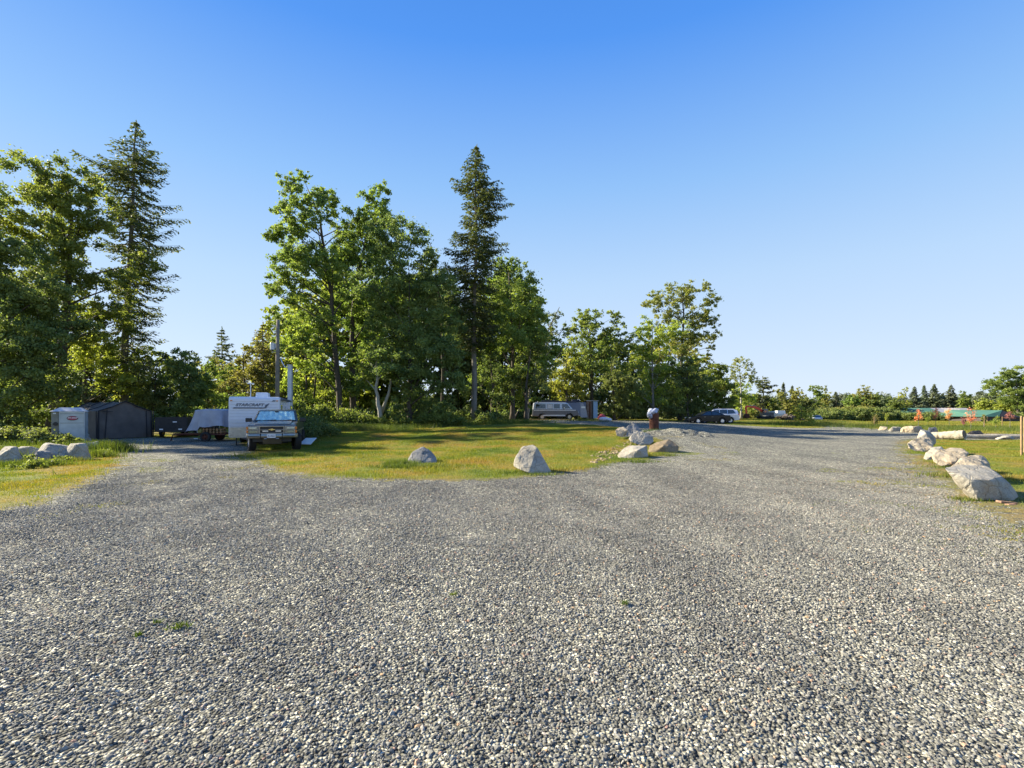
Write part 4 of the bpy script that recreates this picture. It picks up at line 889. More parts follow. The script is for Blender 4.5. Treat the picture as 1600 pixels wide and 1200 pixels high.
def shape_tree(px, top, hw, Y, mat, kind, label, seed, base=656, group=FR):
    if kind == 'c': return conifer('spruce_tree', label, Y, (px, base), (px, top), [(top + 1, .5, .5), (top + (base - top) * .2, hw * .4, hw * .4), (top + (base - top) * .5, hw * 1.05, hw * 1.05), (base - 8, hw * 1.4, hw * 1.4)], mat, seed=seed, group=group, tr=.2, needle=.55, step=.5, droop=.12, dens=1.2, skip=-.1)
    h = base - top; bl = []; r = random.Random(seed)
    if kind == 'cd':
        for k in range(16):
            t = r.random() ** .7; w = hw * (.12 + .78 * t); bl.append((px + r.uniform(-1, 1) * w * .8, top + 4 + t * h * .85, hw * (.22 + .25 * t)))
    else:
        for k in range(11):
            a = r.random() * 6.283; q = math.sqrt(r.random()); bl.append((px + math.cos(a) * q * hw * .8, top + h * .42 + math.sin(a) * q * h * .33, hw * r.uniform(.32, .5)))
        bl.append((px, top + hw * .4, hw * .4)); bl.append((px - hw * .4, base - 10, hw * .5)); bl.append((px + hw * .4, base - 10, hw * .5))
    return px_tree('broadleaf_tree', label, Y, (px, base), [(px, base), (px + 1, base - h * .4), (px, base - h * .75)], bl, mat, leaf=.42, dens=26, sub=6, seed=seed, group=group, tr=.18, thick=.6)
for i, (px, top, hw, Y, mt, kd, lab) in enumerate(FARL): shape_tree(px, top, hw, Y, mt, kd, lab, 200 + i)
px_tree('maple_tree', 'large sunlit maple at the right edge behind the house', 108, (1590, 655), [(1590, 656), (1590, 620), (1590, 596)],
        [(1578, 588, 10), (1592, 584, 11), (1606, 582, 13), (1565, 600, 9), (1585, 604, 15), (1605, 602, 16), (1570, 617, 12), (1592, 622, 16), (1612, 622, 16), (1625, 600, 18), (1578, 634, 10), (1640, 630, 20)], 'maple', leaf=.32, dens=32, seed=60, tr=.28, thick=.8)
px_tree('young_tree', 'young yellow green tree with weedy foot beside the road', 60, (1252, 663), [(1252, 664), (1252, 650), (1253, 632)], [(1253, 635, 4), (1250, 643, 6), (1257, 645, 6), (1247, 652, 7), (1260, 653, 7), (1253, 658, 7)], 'lime', leaf=.16, dens=22, seed=61, tr=.05, thick=.8)

# --- filler wood standing behind, each tree its own copy of a few kinds
def proto_tree(kind, seed, mat, bark='dark', leaf=.3, dens=26):
    r = np.random.RandomState(seed); root = thing('broadleaf_tree', 'x', 'tree')
    H = 10.0; T = [(0, 0, -.1), (.1, 0, 2.5), (-.1, .1, 5), (.1, 0, 8)]; R = [.2, .15, .1, .03]
    mb = MB(); mb.tube(T, R, 7); bl = []
    for k in range(20):
        a = r.rand() * 6.283; t = r.rand(); z = 1.2 + t * 8; w = 2.5 * math.sin(math.pi * min(.95, .22 + t * .75)) ** .6 * r.uniform(.3, 1)
        bl.append((math.cos(a) * w, math.sin(a) * w, z, r.uniform(.8, 1.3)))
    LV = crown_from_blobs(bl, T, R, r, leaf, dens, 7, mb); mb.build('trunk', BK[bark], root, smooth=True); LV.build('crown', LM[mat], root, r)
    return root
def copy_thing(o, loc, rz, sc, label, group):
    c = o.copy(); COL.objects.link(c); c.location = loc; c.rotation_euler = (0, 0, rz); c.scale = (sc[0], sc[0], sc[1]); c['label'] = label; c['group'] = group
    for ch in o.children:
        d = ch.copy(); COL.objects.link(d); d.parent = c
    return c
PROT = [proto_tree('b', 301, 'maple'), proto_tree('b', 302, 'dark'), proto_tree('b', 303, 'lime'), proto_tree('b', 304, 'olive')]
used = set()
BW = [  # px, top, distance, kind, label
 (-120, 430, 55, 0), (-60, 470, 50, 1), (10, 470, 52, 2), (50, 500, 58, 2), (95, 510, 60, 2), (150, 520, 58, 3), (200, 540, 55, 1), (228, 570, 60, 1), (265, 565, 55, 0), (300, 570, 60, 3), (345, 560, 62, 3), (365, 575, 58, 0), (400, 560, 64, 3), (430, 520, 60, 2),
 (455, 480, 62, 2), (490, 470, 76, 2), (520, 440, 76, 0), (560, 430, 76, 2), (590, 450, 78, 0), (620, 440, 76, 1), (655, 440, 76, 0), (690, 460, 76, 0), (720, 470, 76, 1), (755, 450, 76, 1), (785, 440, 76, 0), (812, 470, 78, 0), (838, 520, 76, 1),
 (868, 590, 86, 2), (900, 540, 88, 3), (940, 530, 90, 0), (980, 525, 88, 1), (1010, 540, 92, 2), (1045, 520, 90, 3), (1085, 560, 92, 0), (1128, 590, 88, 1), (1180, 610, 118, 3)]
wh = ['far left edge', 'left edge behind the dark maple', 'left of the big maple trunk', 'behind the metal box', 'behind the slender maple', 'behind the shelter roof', 'behind the tall left fir trunk', 'right of the left fir foot', 'behind the black trailer', 'behind the round topped dark tree', 'below the distant fir', 'above the tarp', 'behind the golden cedar', 'right of the utility pole top',
      'above the grey post', 'behind the thin dark stems', 'left of the tall open maple trunk', 'between the two middle trunks', 'behind the pale barked tree', 'left part of the broad dark maple', 'behind the broad dark maple', 'right part of the broad dark maple', 'left of the straight fir trunk', 'right of the straight fir trunk', 'left side of the sunlit maple', 'right side of the sunlit maple', 'behind the half bare tree',
      'left of the van', 'above the van roof', 'above the blue container', 'between the container and the barrel', 'left of the barrel', 'right above the barrel', 'left of the parked cars', 'right of the parked cars', 'behind the excavator arm']
kn = ['mid green', 'dark green', 'yellow green', 'olive green']
for i, (px, top, Y, k) in enumerate(BW):
    X = PX(px, Y); z = gz(X, Y); h = PZ(top, Y) - z; rr_ = random.Random(900 + i); sc = (h / 9.6 * rr_.uniform(.95, 1.15), h / 9.6)
    lab = kn[k] + ' background tree, ' + wh[i]
    if k in used: copy_thing(PROT[k], (X, Y, z), rr_.random() * 6.28, sc, lab, 'trees deep in the wood behind')
    else:
        used.add(k); o = PROT[k]; o.location = (X, Y, z); o.scale = (sc[0], sc[0], sc[1]); tag(o, lab, 'tree', 'trees deep in the wood behind')

# --- undergrowth, hedges, far wood: nobody could count their leaves
def leaf_mass(name, label, pts, leafm, leaf, seed, cat='undergrowth', dens=26):
    """pts: (x, y, half width, height, depth)"""
    r = np.random.RandomState(seed); LV = Leaves()
    for (x, y, w, h, d) in pts:
        z = gz(x, y); n = int(dens * w * h * 1.3 / (leaf * leaf) / 8)
        for k in range(8):
            c = (x + r.uniform(-1, 1) * w * .7, y + r.uniform(-1, 1) * d * .7, z + h * r.uniform(.1, .72)); clump(LV, c, min(w, h) * r.uniform(.3, .5), max(6, n), leaf, r, squash=.8)
    o = LV.build(name, LM[leafm], None, r); return tag(o, label, cat, kind='stuff')
r = random.Random(12); A = []; B = []; C_ = []
for i in range(90):
    px = -40 + i * 10.4 + r.uniform(-6, 6)
    if 225 < px < 470 and i % 3: continue
    Y = (r.uniform(62, 68) if px > 790 else r.uniform(44, 56)) if px > 440 else r.uniform(38, 50)
    A.append((PX(px, Y), Y, r.uniform(.8, 1.5), r.uniform(1.0, 2.4), 1.2))
leaf_mass('undergrowth', 'dark brambles and shrubs filling the wood floor', A, 'dark', .22, 71)
for px, py, w, h in [(520, 668, 1.4, 1.0), (560, 668, 1.8, 1.3), (600, 669, 1.5, 1.0), (640, 669, 1.6, 1.1), (680, 667, 1.6, 1.2), (480, 664, 1.3, 1.4), (465, 640, 1.3, 3.0), (500, 650, 1.4, 2.6), (540, 655, 1.4, 2.3), (710, 664, 1.2, .9)]:
    X, Y = G(px, 668); B.append((PX(px, 42), 42, w, h, .8))
leaf_mass('brambles', 'sunlit bramble bank at the edge of the middle wood', B, 'maple', .17, 72, 'brambles', 30)
B = [(PX(px, Y), Y, w, h, .8) for px, Y, w, h in [(478, 27, .9, 1.3), (492, 29, 1.0, 1.2), (470, 30, 1.0, 1.6), (510, 31, .9, .8)]]
leaf_mass('dark_shrubs', 'dark shaded shrubs right of the parked pickup', B, 'dark', .12, 73, 'shrubs', 30)
B = [(PX(px, 25.5), 25.5, w, h, .6) for px, w, h in [(-20, 1.2, .9), (10, 1.2, .9), (40, 1.0, .8), (75, 1.0, 1.0), (95, .5, .6)]] + [(PX(105, 23), 23, .45, .75, .3), (PX(118, 23.5), 23.5, .3, .5, .3)]
leaf_mass('weedy_bush', 'dark leafy weeds banked before the grey metal box', B, 'dark', .12, 74, 'bushes', 26)
B = []
for px, py, w, h in [(55, 732, .35, .30), (35, 734, .3, .22), (82, 728, .25, .25), (48, 726, .22, .42), (98, 723, .25, .3), (165, 712, .4, .3)]:
    X, Y = G(px, py); B.append((X, Y, w, h, .3))
leaf_mass('sunlit_weeds', 'bright yellow green weeds in front of the left rocks', B, 'maple', .06, 75, 'weeds', 13)
A = []
for i in range(150):
    px = 1275 + i * 2.6 + r.uniform(-4, 4); Y = r.uniform(104, 112); A.append((PX(px, Y), Y, r.uniform(1.0, 2.0), r.uniform(1.3, 2.0) if px > 1395 else r.uniform(2.2, 3.6), 1.5))
leaf_mass('hedge', 'long dark green hedge across the far side of the meadow', A, 'dark', .30, 76, 'hedge', 22)
A = []
for i in range(70):
    px = 1090 + i * 4.2 + r.uniform(-4, 4); Y = r.uniform(113, 120) if px < 1262 else r.uniform(108, 114)
    A.append((PX(px, Y), Y, r.uniform(1.2, 2.2), r.uniform(1.6, 3.4) if px < 1262 else r.uniform(2.4, 4.2), 1.2))
leaf_mass('scrub', 'sunlit scrub behind the excavator and far car', A, 'olive', .26, 77, 'scrub', 22)
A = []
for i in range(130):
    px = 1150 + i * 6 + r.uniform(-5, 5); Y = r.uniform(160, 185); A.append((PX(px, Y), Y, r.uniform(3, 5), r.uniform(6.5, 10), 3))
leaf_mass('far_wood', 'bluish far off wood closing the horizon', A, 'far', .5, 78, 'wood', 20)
A = []
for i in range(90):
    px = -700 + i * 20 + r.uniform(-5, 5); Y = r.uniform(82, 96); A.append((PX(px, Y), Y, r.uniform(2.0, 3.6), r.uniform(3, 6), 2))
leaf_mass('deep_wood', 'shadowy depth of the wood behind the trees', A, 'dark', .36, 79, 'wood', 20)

# --- saplings on the meadow with their stakes
SG = 'autumn coloured saplings on the meadow'
def sapling(px, base, top, hw, Y, mat, label, seed):
    h = base - top
    X0 = PX(px, Y); z0 = gz(X0, Y); r = np.random.RandomState(seed)
    root = thing('sapling', label, 'sapling', (X0, Y, z0), 0, SG); H = h * Y / F; w = hw * Y / F
    mb = MB(); mb.tube([(0, 0, -.05), (.02, 0, H * .5), (0, .02, H * .95)], [.03, .02, .008], 6); LV = Leaves()
    for k in range(9):
        t = r.rand(); z = H * (.42 + .53 * t); q = w * math.sin(math.pi * (.15 + .8 * t)) * .75; a = r.rand() * 6.28
        c = (math.cos(a) * q * .7, math.sin(a) * q * .7, z); mb.tube([(0, 0, z - .25), c], [.012, .006], 4, False); clump(LV, c, w * .42, 42, .10, r, squash=1.1)
    mb.build('trunk', BK['grey'], root); LV.build('crown', LM[mat], root, r, asp=.8)
for i, a in enumerate([(1435, 667, 638, 6, 52, 'orange', 'orange and green sapling above the far pale rocks'), (1462, 662, 634, 6, 62, 'red', 'pinkish red sapling in front of the long green roof'), (1483, 661, 633, 7.5, 64, 'orange', 'brightest orange sapling in front of the green roof'),
                       (1517, 671, 638, 8, 50, 'red', 'largest orange red sapling in front of the grey roof'), (1578, 671, 645, 6.5, 52, 'maroon', 'dark maroon sapling before the gabled house'), (1386, 656, 638, 4, 70, 'lime', 'small lime green sapling left of the long green roof'),
                       (1450, 656, 646, 5, 75, 'lime', 'low lime green sapling between the orange and red ones'), (1537, 668, 646, 4, 54, 'olive', 'thin greenish sapling right of the largest red one'), (1556, 668, 649, 7, 54, 'lime', 'pale yellow sapling just left of the gabled house'),
                       (1368, 668, 650, 8, 56, 'olive', 'bushy dull sapling beside the gravel road'), (1505, 668, 652, 4, 55, 'maroon', 'small dark sapling left of the largest red one')]): sapling(*a, 500 + i)

# ------------------------------------------------------------------ object materials
def glass_mat(name, c=(.02, .025, .03), rough=.05, alpha=1.0):
    m, t, b = newmat(name); b.inputs['Base Color'].default_value = (*c, 1); b.inputs['Roughness'].default_value = rough
    b.inputs['Specular IOR Level'].default_value = .9; b.inputs['Coat Weight'].default_value = .6; b.inputs['Coat Roughness'].default_value = .02; b.inputs['Alpha'].default_value = alpha
    return m
BLK = M('black rubber', (.018, .018, .018), .8, var=.3, bump=.2); DGL = glass_mat('dark glass'); CGL = glass_mat('clear glass', (.3, .4, .42), .03, .14)
CHR = M('dull chrome', (.42, .39, .34), .38, .85, var=.08, dirt=((.25, .2, .15), .4)); STL = M('galvanised steel', (.42, .45, .48), .45, .5, var=.15, scale=3, dirt=((.25, .24, .22), .4))
PBLK = M('black plastic', (.02, .02, .022), .5); WHT = M('white paint', (.74, .75, .78), .35, var=.04, scale=2, dirt=((.45, .43, .40), .25)); AMB = M('amber lens', (.70, .20, .02), .2, coat=.5); RED = M('red lens', (.45, .02, .02), .2, coat=.5)
LNS = M('headlamp lens', (.55, .58, .56), .08, .3, coat=1.0); WD = M('weathered wood', (.28, .185, .10), .8, var=.3, scale=5, bump=.4); LOGM = rock_mat('debarked log', (.32, .28, .22), (.50, .45, .37), (.34, .26, .18), .5)
ALU = M('aluminium', (.62, .63, .65), .35, .8, var=.06); RUST = M('rusty steel', (.10, .035, .022), .85, .2, var=.4, scale=8, dirt=((.20, .07, .03), .7), bump=.4)
NVY = M('navy text', (.03, .05, .16), .5); YLW = M('gold emblem', (.75, .55, .18), .3, .6)

def wheel(parent, x, y, z, r, w, rim_m, spokes=5, steer=0.0, side=1):
    wn_ = thing('wheel', None, None, (x, y, z), steer); wn_.parent = parent
    mb = MB(); prof = [(r * .62, -w / 2), (r * .93, -w / 2), (r, -w * .36), (r, w * .36), (r * .93, w / 2), (r * .62, w / 2)]
    n = 28; vs = []
    for k in range(n):
        a = 2 * math.pi * k / n; vs += [(math.cos(a) * q, yy, math.sin(a) * q) for q, yy in prof]
    m = len(prof); fs = [(k * m + j, k * m + (j + 1) % m, ((k + 1) % n) * m + (j + 1) % m, ((k + 1) % n) * m + j) for k in range(n) for j in range(m)]
    mb.add(vs, fs)
    for k in range(n):
        a = 2 * math.pi * (k + .5) / n; mb.box((math.cos(a) * (r + .002), 0, math.sin(a) * (r + .002)), (.02, w * .8, r * .12), ry=-a)
    mb.build('tyre', BLK, wn_, smooth=False)
    mb = MB(); yo = side * w * .30
    mb.tube([(0, yo - side * .1, 0), (0, yo - side * .02, 0)], r * .62, 24)
    for k in range(spokes):
        a = 2 * math.pi * k / spokes; mb.box((math.cos(a) * r * .34, yo + side * .01, math.sin(a) * r * .34), (r * .5, .05, r * .15), ry=-a)
    mb.tube([(0, yo - side * .02, 0), (0, yo + side * .04, 0)], r * .13, 12)
    R_ = []
    for k in range(24):
        a = 2 * math.pi * k / 24; R_.append((math.cos(a) * r * .58, yo + side * .01, math.sin(a) * r * .58))
    mb.tube(R_ + [R_[0]], r * .05, 5, False)
    mb.build('rim', rim_m, wn_)
    return wn_

def arch(cx, cz, r, z0, n=9):
    """points of a wheel arch along a sill at height z0, from front (+x) to back"""
    a0 = math.asin(max(-1, min(1, (z0 - cz) / r))); return [(cx + r * math.cos(a), cz + r * math.sin(a)) for a in np.linspace(a0, math.pi - a0, n)]

def glaze(parent, poly, hw, side, mat=DGL, name='window', t=.012, frame=None):
    pts = [(x, side * (hw(z) + .004), z) for x, z in poly]
    if side < 0: pts = pts[::-1]
    q = [Vector(p) for p in pts]; n = (q[1] - q[0]).cross(q[2] - q[1])
    if n.y * side < 0: pts = pts[::-1]
    mb = MB(); mb.sheet(pts, t); o = mb.build(name, mat, parent); return o

def car(name, label, cat, loc, rz, lower, cabin, hwl, hwc0, hwc1, zc0, zc1, paint, wins, wheels, wr, rim, group=None, lights=(), trim=None, ww=.21):
    root = thing(name, label, cat, loc, rz, group)
    MB().prism(lower, -hwl, hwl).build('body', paint, root, bevel=.06, seg=3)
    hw = lambda z: hwc0 + (hwc1 - hwc0) * max(0, min(1, (z - zc0) / (zc1 - zc0)))
    MB().prism(cabin, 0, 0, hw).build('cabin', paint, root, bevel=.05, seg=3)
    for poly in wins:
        for s in (-1, 1): glaze(root, poly, hw, s)
    # front and rear screens
    def screen(a, b, nm):
        (x0, z0), (x1, z1) = a, b; k = .10
        A = Vector((x0 + (x1 - x0) * k, 0, z0 + (z1 - z0) * k)); B = Vector((x0 + (x1 - x0) * (1 - k), 0, z0 + (z1 - z0) * (1 - k)))
        out = Vector((z1 - z0, 0, -(x1 - x0)));
        if out.z < 0: out = -out
        out.normalize(); o = out * .004
        pts = [(A.x + o.x, -hw(A.z) * .92, A.z + o.z), (A.x + o.x, hw(A.z) * .92, A.z + o.z), (B.x + o.x, hw(B.z) * .9, B.z + o.z), (B.x + o.x, -hw(B.z) * .9, B.z + o.z)]
        q = [Vector(p) for p in pts]
        if (q[1] - q[0]).cross(q[2] - q[1]).dot(out) < 0: pts = pts[::-1]
        MB().sheet(pts, .012).build(nm, DGL, root)
    fr = [p for p in cabin if p[0] > 0]; 
    screen(cabin[0], cabin[1], 'windscreen'); screen(cabin[-1], cabin[-2], 'rear_window')
    for wx in wheels:
        for s in (-1, 1): wheel(root, wx, s * (hwl - ww * .42), wr, wr, ww, rim, side=s)
    for (nm, c, d, m) in lights: MB().box(c, d).build(nm, m, root, bevel=.015)
    for s in (-1, 1):
        MB().ell((cabin[0][0] - .25, s * (hwl + .06), zc0 + .07), (.09, .10, .07)).build('mirror', paint, root, smooth=True)
    for s in (-1, 1):
        for hx in [p[0][0] * .5 + p[2][0] * .5 - .25 for p in wins[:2]]:
            MB().box((hx, s * (hwl + .012), zc0 - .12), (.16, .03, .03)).build('door_handle', trim or paint, root)
    return root

# ------------------------------------------------------------------ the parked pickup
def pickup():
    DK = M('dark green brown paint', (.085, .085, .076), .30, .3, var=.1, coat=.5, dirt=((.16, .13, .10), .5)); GRY = M('two tone paint', (.20, .18, .15), .35, .3, var=.1, coat=.4, dirt=((.2, .16, .12), .5))
    VIS = M('reflective sunshade', (.48, .78, .92), .35, .0, var=.25, scale=7)
    X = PX(425, 20.6); root = thing('pickup_truck', 'old dark pickup truck with blue sunshade behind the windscreen and amber corner lights', 'pickup truck', (X - .95, 20.6 + 2.55, gz(X, 21) - .01), math.radians(-70))
    hw = .95; z = .60
    low = [(2.45, .66), (2.52, .80), (2.50, 1.10), (2.42, 1.17), (1.25, 1.29), (-2.6, 1.27), (-2.62, .66), (-2.25, .62)] + arch(-1.75, .42, .50, .62)[::-1] + [(-1.2, .56), (1.1, .56)] + arch(1.68, .42, .50, .62)[::-1]
    # hood and body
    MB().prism(low, -hw, hw).build('body', DK, root, bevel=.05, seg=3)
    MB().prism([(2.35, 1.185), (2.30, 1.215), (1.3, 1.325), (1.3, 1.26)], -.70, .70).build('hood', GRY, root, bevel=.03, seg=3)
    for s in (-1, 1): MB().prism([(2.5, .86), (2.5, .90), (-2.6, .92), (-2.6, .86)], s * .958 - .012, s * .958 + .012).build('side_moulding', CHR, root)
    f = lambda q: .93 - .17 * max(0, min(1, (q - 1.27) / .55))
    MB().prism([(1.20, 1.27), (.55, 1.80), (.40, 1.835), (-.75, 1.85), (-1.0, 1.80), (-1.15, 1.27)], 0, 0, f).build('cab', DK, root, bevel=.05, seg=3)
    # windscreen: blue sunshade behind glass with dark border
    def on_screen(t, y, off): x = 1.20 - .65 * t; q = 1.27 + .53 * t; nrm = Vector((.53, 0, .65)).normalized() * off; return (x + nrm.x, y, q + nrm.z)
    MB().sheet([on_screen(.05, -.86, .004), on_screen(.05, .86, .004), on_screen(.95, .74, .004), on_screen(.95, -.74, .004)], .006).build('windscreen_frame', PBLK, root)
    mb = MB(); ny_ = 14; vs = []; fs = []
    for j in range(5):
        for i in range(ny_ + 1):
            y = (i / ny_ * 2 - 1) * (.80 - .09 * j / 4); vs.append(on_screen(.12 + .74 * j / 4, y, .022 + (.012 if i % 2 else 0) + .006 * math.sin(i * 2.1 + j)))
    for j in range(4):
        for i in range(ny_): a = j * (ny_ + 1) + i; fs.append((a, a + 1, a + ny_ + 2, a + ny_ + 1))
    mb.add(vs, fs).build('sunshade', VIS, root)
    MB().sheet([on_screen(.08, -.84, .045), on_screen(.08, .84, .045), on_screen(.93, .73, .045), on_screen(.93, -.73, .045)], .005).build('windscreen', CGL, root)
    MB().box(on_screen(.80, 0, .05), (.03, .16, .07), ry=.6).build('rearview_mirror', PBLK, root)
    for y0, y1 in ((-.62, .0), (.05, .66)):
        mb = MB(); mb.tube([on_screen(.02, y0, .06), on_screen(.10, y1, .06)], .012, 5); mb.tube([on_screen(.0, (y0 + y1) / 2, .05), on_screen(.06, (y0 + y1) / 2, .07)], .014, 5); mb.build('wiper', PBLK, root)
    for poly in ([(1.02, 1.33), (.50, 1.76), (.12, 1.78), (.12, 1.33)], [(.04, 1.33), (.04, 1.78), (-.72, 1.78), (-.95, 1.33)]):
        for s in (-1, 1): glaze(root, poly, f, s)
    # front end
    xf = 2.50
    fs_ = MB(); fs_.box((xf + .03, 0, .955), (.05, 1.0, .34)); MB().box((xf + .028, 0, .955), (.04, 1.86, .345)).build('lamp_surround', M('silver grey panel', (.36, .35, .32), .4, .3), root, bevel=.01); fs_.build('front_panel', PBLK, root, bevel=.01)
    g = MB(); xg = xf + .075
    g.box((xg, 0, 1.105), (.05, .92, .035)); g.box((xg, 0, .955), (.055, 1.80, .022)); g.box((xg, 0, .805), (.05, .96, .035))
    for s in (-1, 1): g.box((xg, s * .47, .955), (.05, .03, .30)); g.box((xg, s * .565, .955), (.04, .02, .30)); g.box((xg, s * .89, .955), (.04, .02, .30)); g.box((xg, s * .73, 1.11), (.04, .34, .018)); g.box((xg, s * .73, .80), (.04, .34, .018))
    grille = g.build('grille', CHR, root, bevel=.006)
    for s in (-1, 1): MB().box((xg + .0, s * .25, .90), (.02, .22, .05)).build('grille_slat', ALU, grille)
    b = MB(); b.add([(xg + .035, y, q) for y, q in [(-.13, .955), (-.10, .985), (-.045, .985), (-.045, 1.0), (.045, 1.0), (.06, .985), (.13, .985), (.10, .945), (.045, .945), (.03, .93), (-.045, .93), (-.045, .955)]] + [(xg + .025, y, q) for y, q in [(-.13, .955), (-.10, .985), (-.045, .985), (-.045, 1.0), (.045, 1.0), (.06, .985), (.13, .985), (.10, .945), (.045, .945), (.03, .93), (-.045, .93), (-.045, .955)]],
                    [tuple(range(12)), tuple(range(23, 11, -1))] + [(i, (i + 1) % 12, 12 + (i + 1) % 12, 12 + i) for i in range(12)]).build('emblem', YLW, grille)
    for s in (-1, 1):
        MB().box((xg, s * .73, 1.035), (.035, .30, .10)).build('headlight', LNS, root, bevel=.012)
        MB().box((xg, s * .73, .875), (.035, .30, .10)).build('headlight', M('lower lamp lens', (.30, .31, .22), .12, .2, coat=1.0), root, bevel=.012)
        MB().box((xf + .0, s * .945, 1.03), (.16, .07, .13)).build('corner_light', AMB, root, bevel=.015); MB().box((xf + .0, s * .945, .88), (.16, .07, .13)).build('corner_light', AMB, root, bevel=.015)
    bm_ = MB()
    prof = [(0, .60), (.07, .60), (.13, .64), (.14, .70), (.11, .78), (0, .79)]
    pts = [(-1.0, 2.30), (-.9, 2.52), (-.45, 2.60), (.45, 2.60), (.9, 2.52), (1.0, 2.30)]; n = len(prof); vs = []; fs = []
    for y, x in pts: vs += [(x + a, y, q) for a, q in prof]
    for i in range(len(pts) - 1):
        for j in range(n): fs.append((i * n + j, i * n + (j + 1) % n, (i + 1) * n + (j + 1) % n, (i + 1) * n + j))
    fs += [tuple(range(n)), tuple((len(pts) - 1) * n + j for j in range(n - 1, -1, -1))]
    bp = bm_.add(vs, fs).build('bumper', CHR, root, bevel=.01)
    for s in (-1, 1): MB().box((2.725, s * .42, .71), (.04, .045, .20)).build('bumper_guard', PBLK, bp, bevel=.01)
    for s in (-1, 1): MB().box((2.742, s * .68, .695), (.02, .44, .03)).build('rub_strip', PBLK, bp)
    plate = MB().box((2.765, 0, .70), (.02, .33, .17)).build('licence_plate', WHT, root, bevel=.004)
    text('plate_text', 'FJ 4865', .085, NVY, plate, (2.777, 0, .69), (math.pi / 2, 0, math.pi / 2), .002)
    MB().prism([(2.45, .56), (2.56, .58), (2.40, .34), (2.2, .34)], -.36, .36).build('skid_plate', M('dusty steel', (.16, .14, .11), .7, .3), root, bevel=.01)
    MB().box((2.35, 0, .52), (.2, 1.5, .16)).build('valance', PBLK, root)
    MB().box((0, 0, .50), (4.6, .9, .16)).build('chassis', PBLK, root)
    for s in (-1, 1): MB().tube([(2.2, s * .35, .44), (2.2, s * .35, .37), (1.68, s * .75, .4)], .03, 6).build('suspension_arm', PBLK, root)
    for s in (-1, 1): MB().tube([(2.66, s * .27, .585), (2.75, s * .27, .585), (2.75, s * .18, .585)], .018, 6).build('tow_hook', ALU, root)
    for s in (-1, 1):
        m_ = MB(); m_.box((1.0, s * 1.12, 1.36), (.10, .26, .18)).build('mirror', PBLK, root, bevel=.03); MB().tube([(1.0, s * .92, 1.30), (1.0, s * 1.02, 1.33)], .02, 5).build('mirror_arm', PBLK, root)
    for x in (1.68, -1.75):
        for s in (-1, 1): wheel(root, x, s * .90, .40, .40, .28, ALU, 6, steer=.28 if x > 0 else 0, side=s)
    # bed floor cut: tailgate and rail caps
    for s in (-1, 1): MB().box((-1.9, s * .93, 1.285), (1.4, .07, .03)).build('bed_rail', PBLK, root)
    return root
pickup()

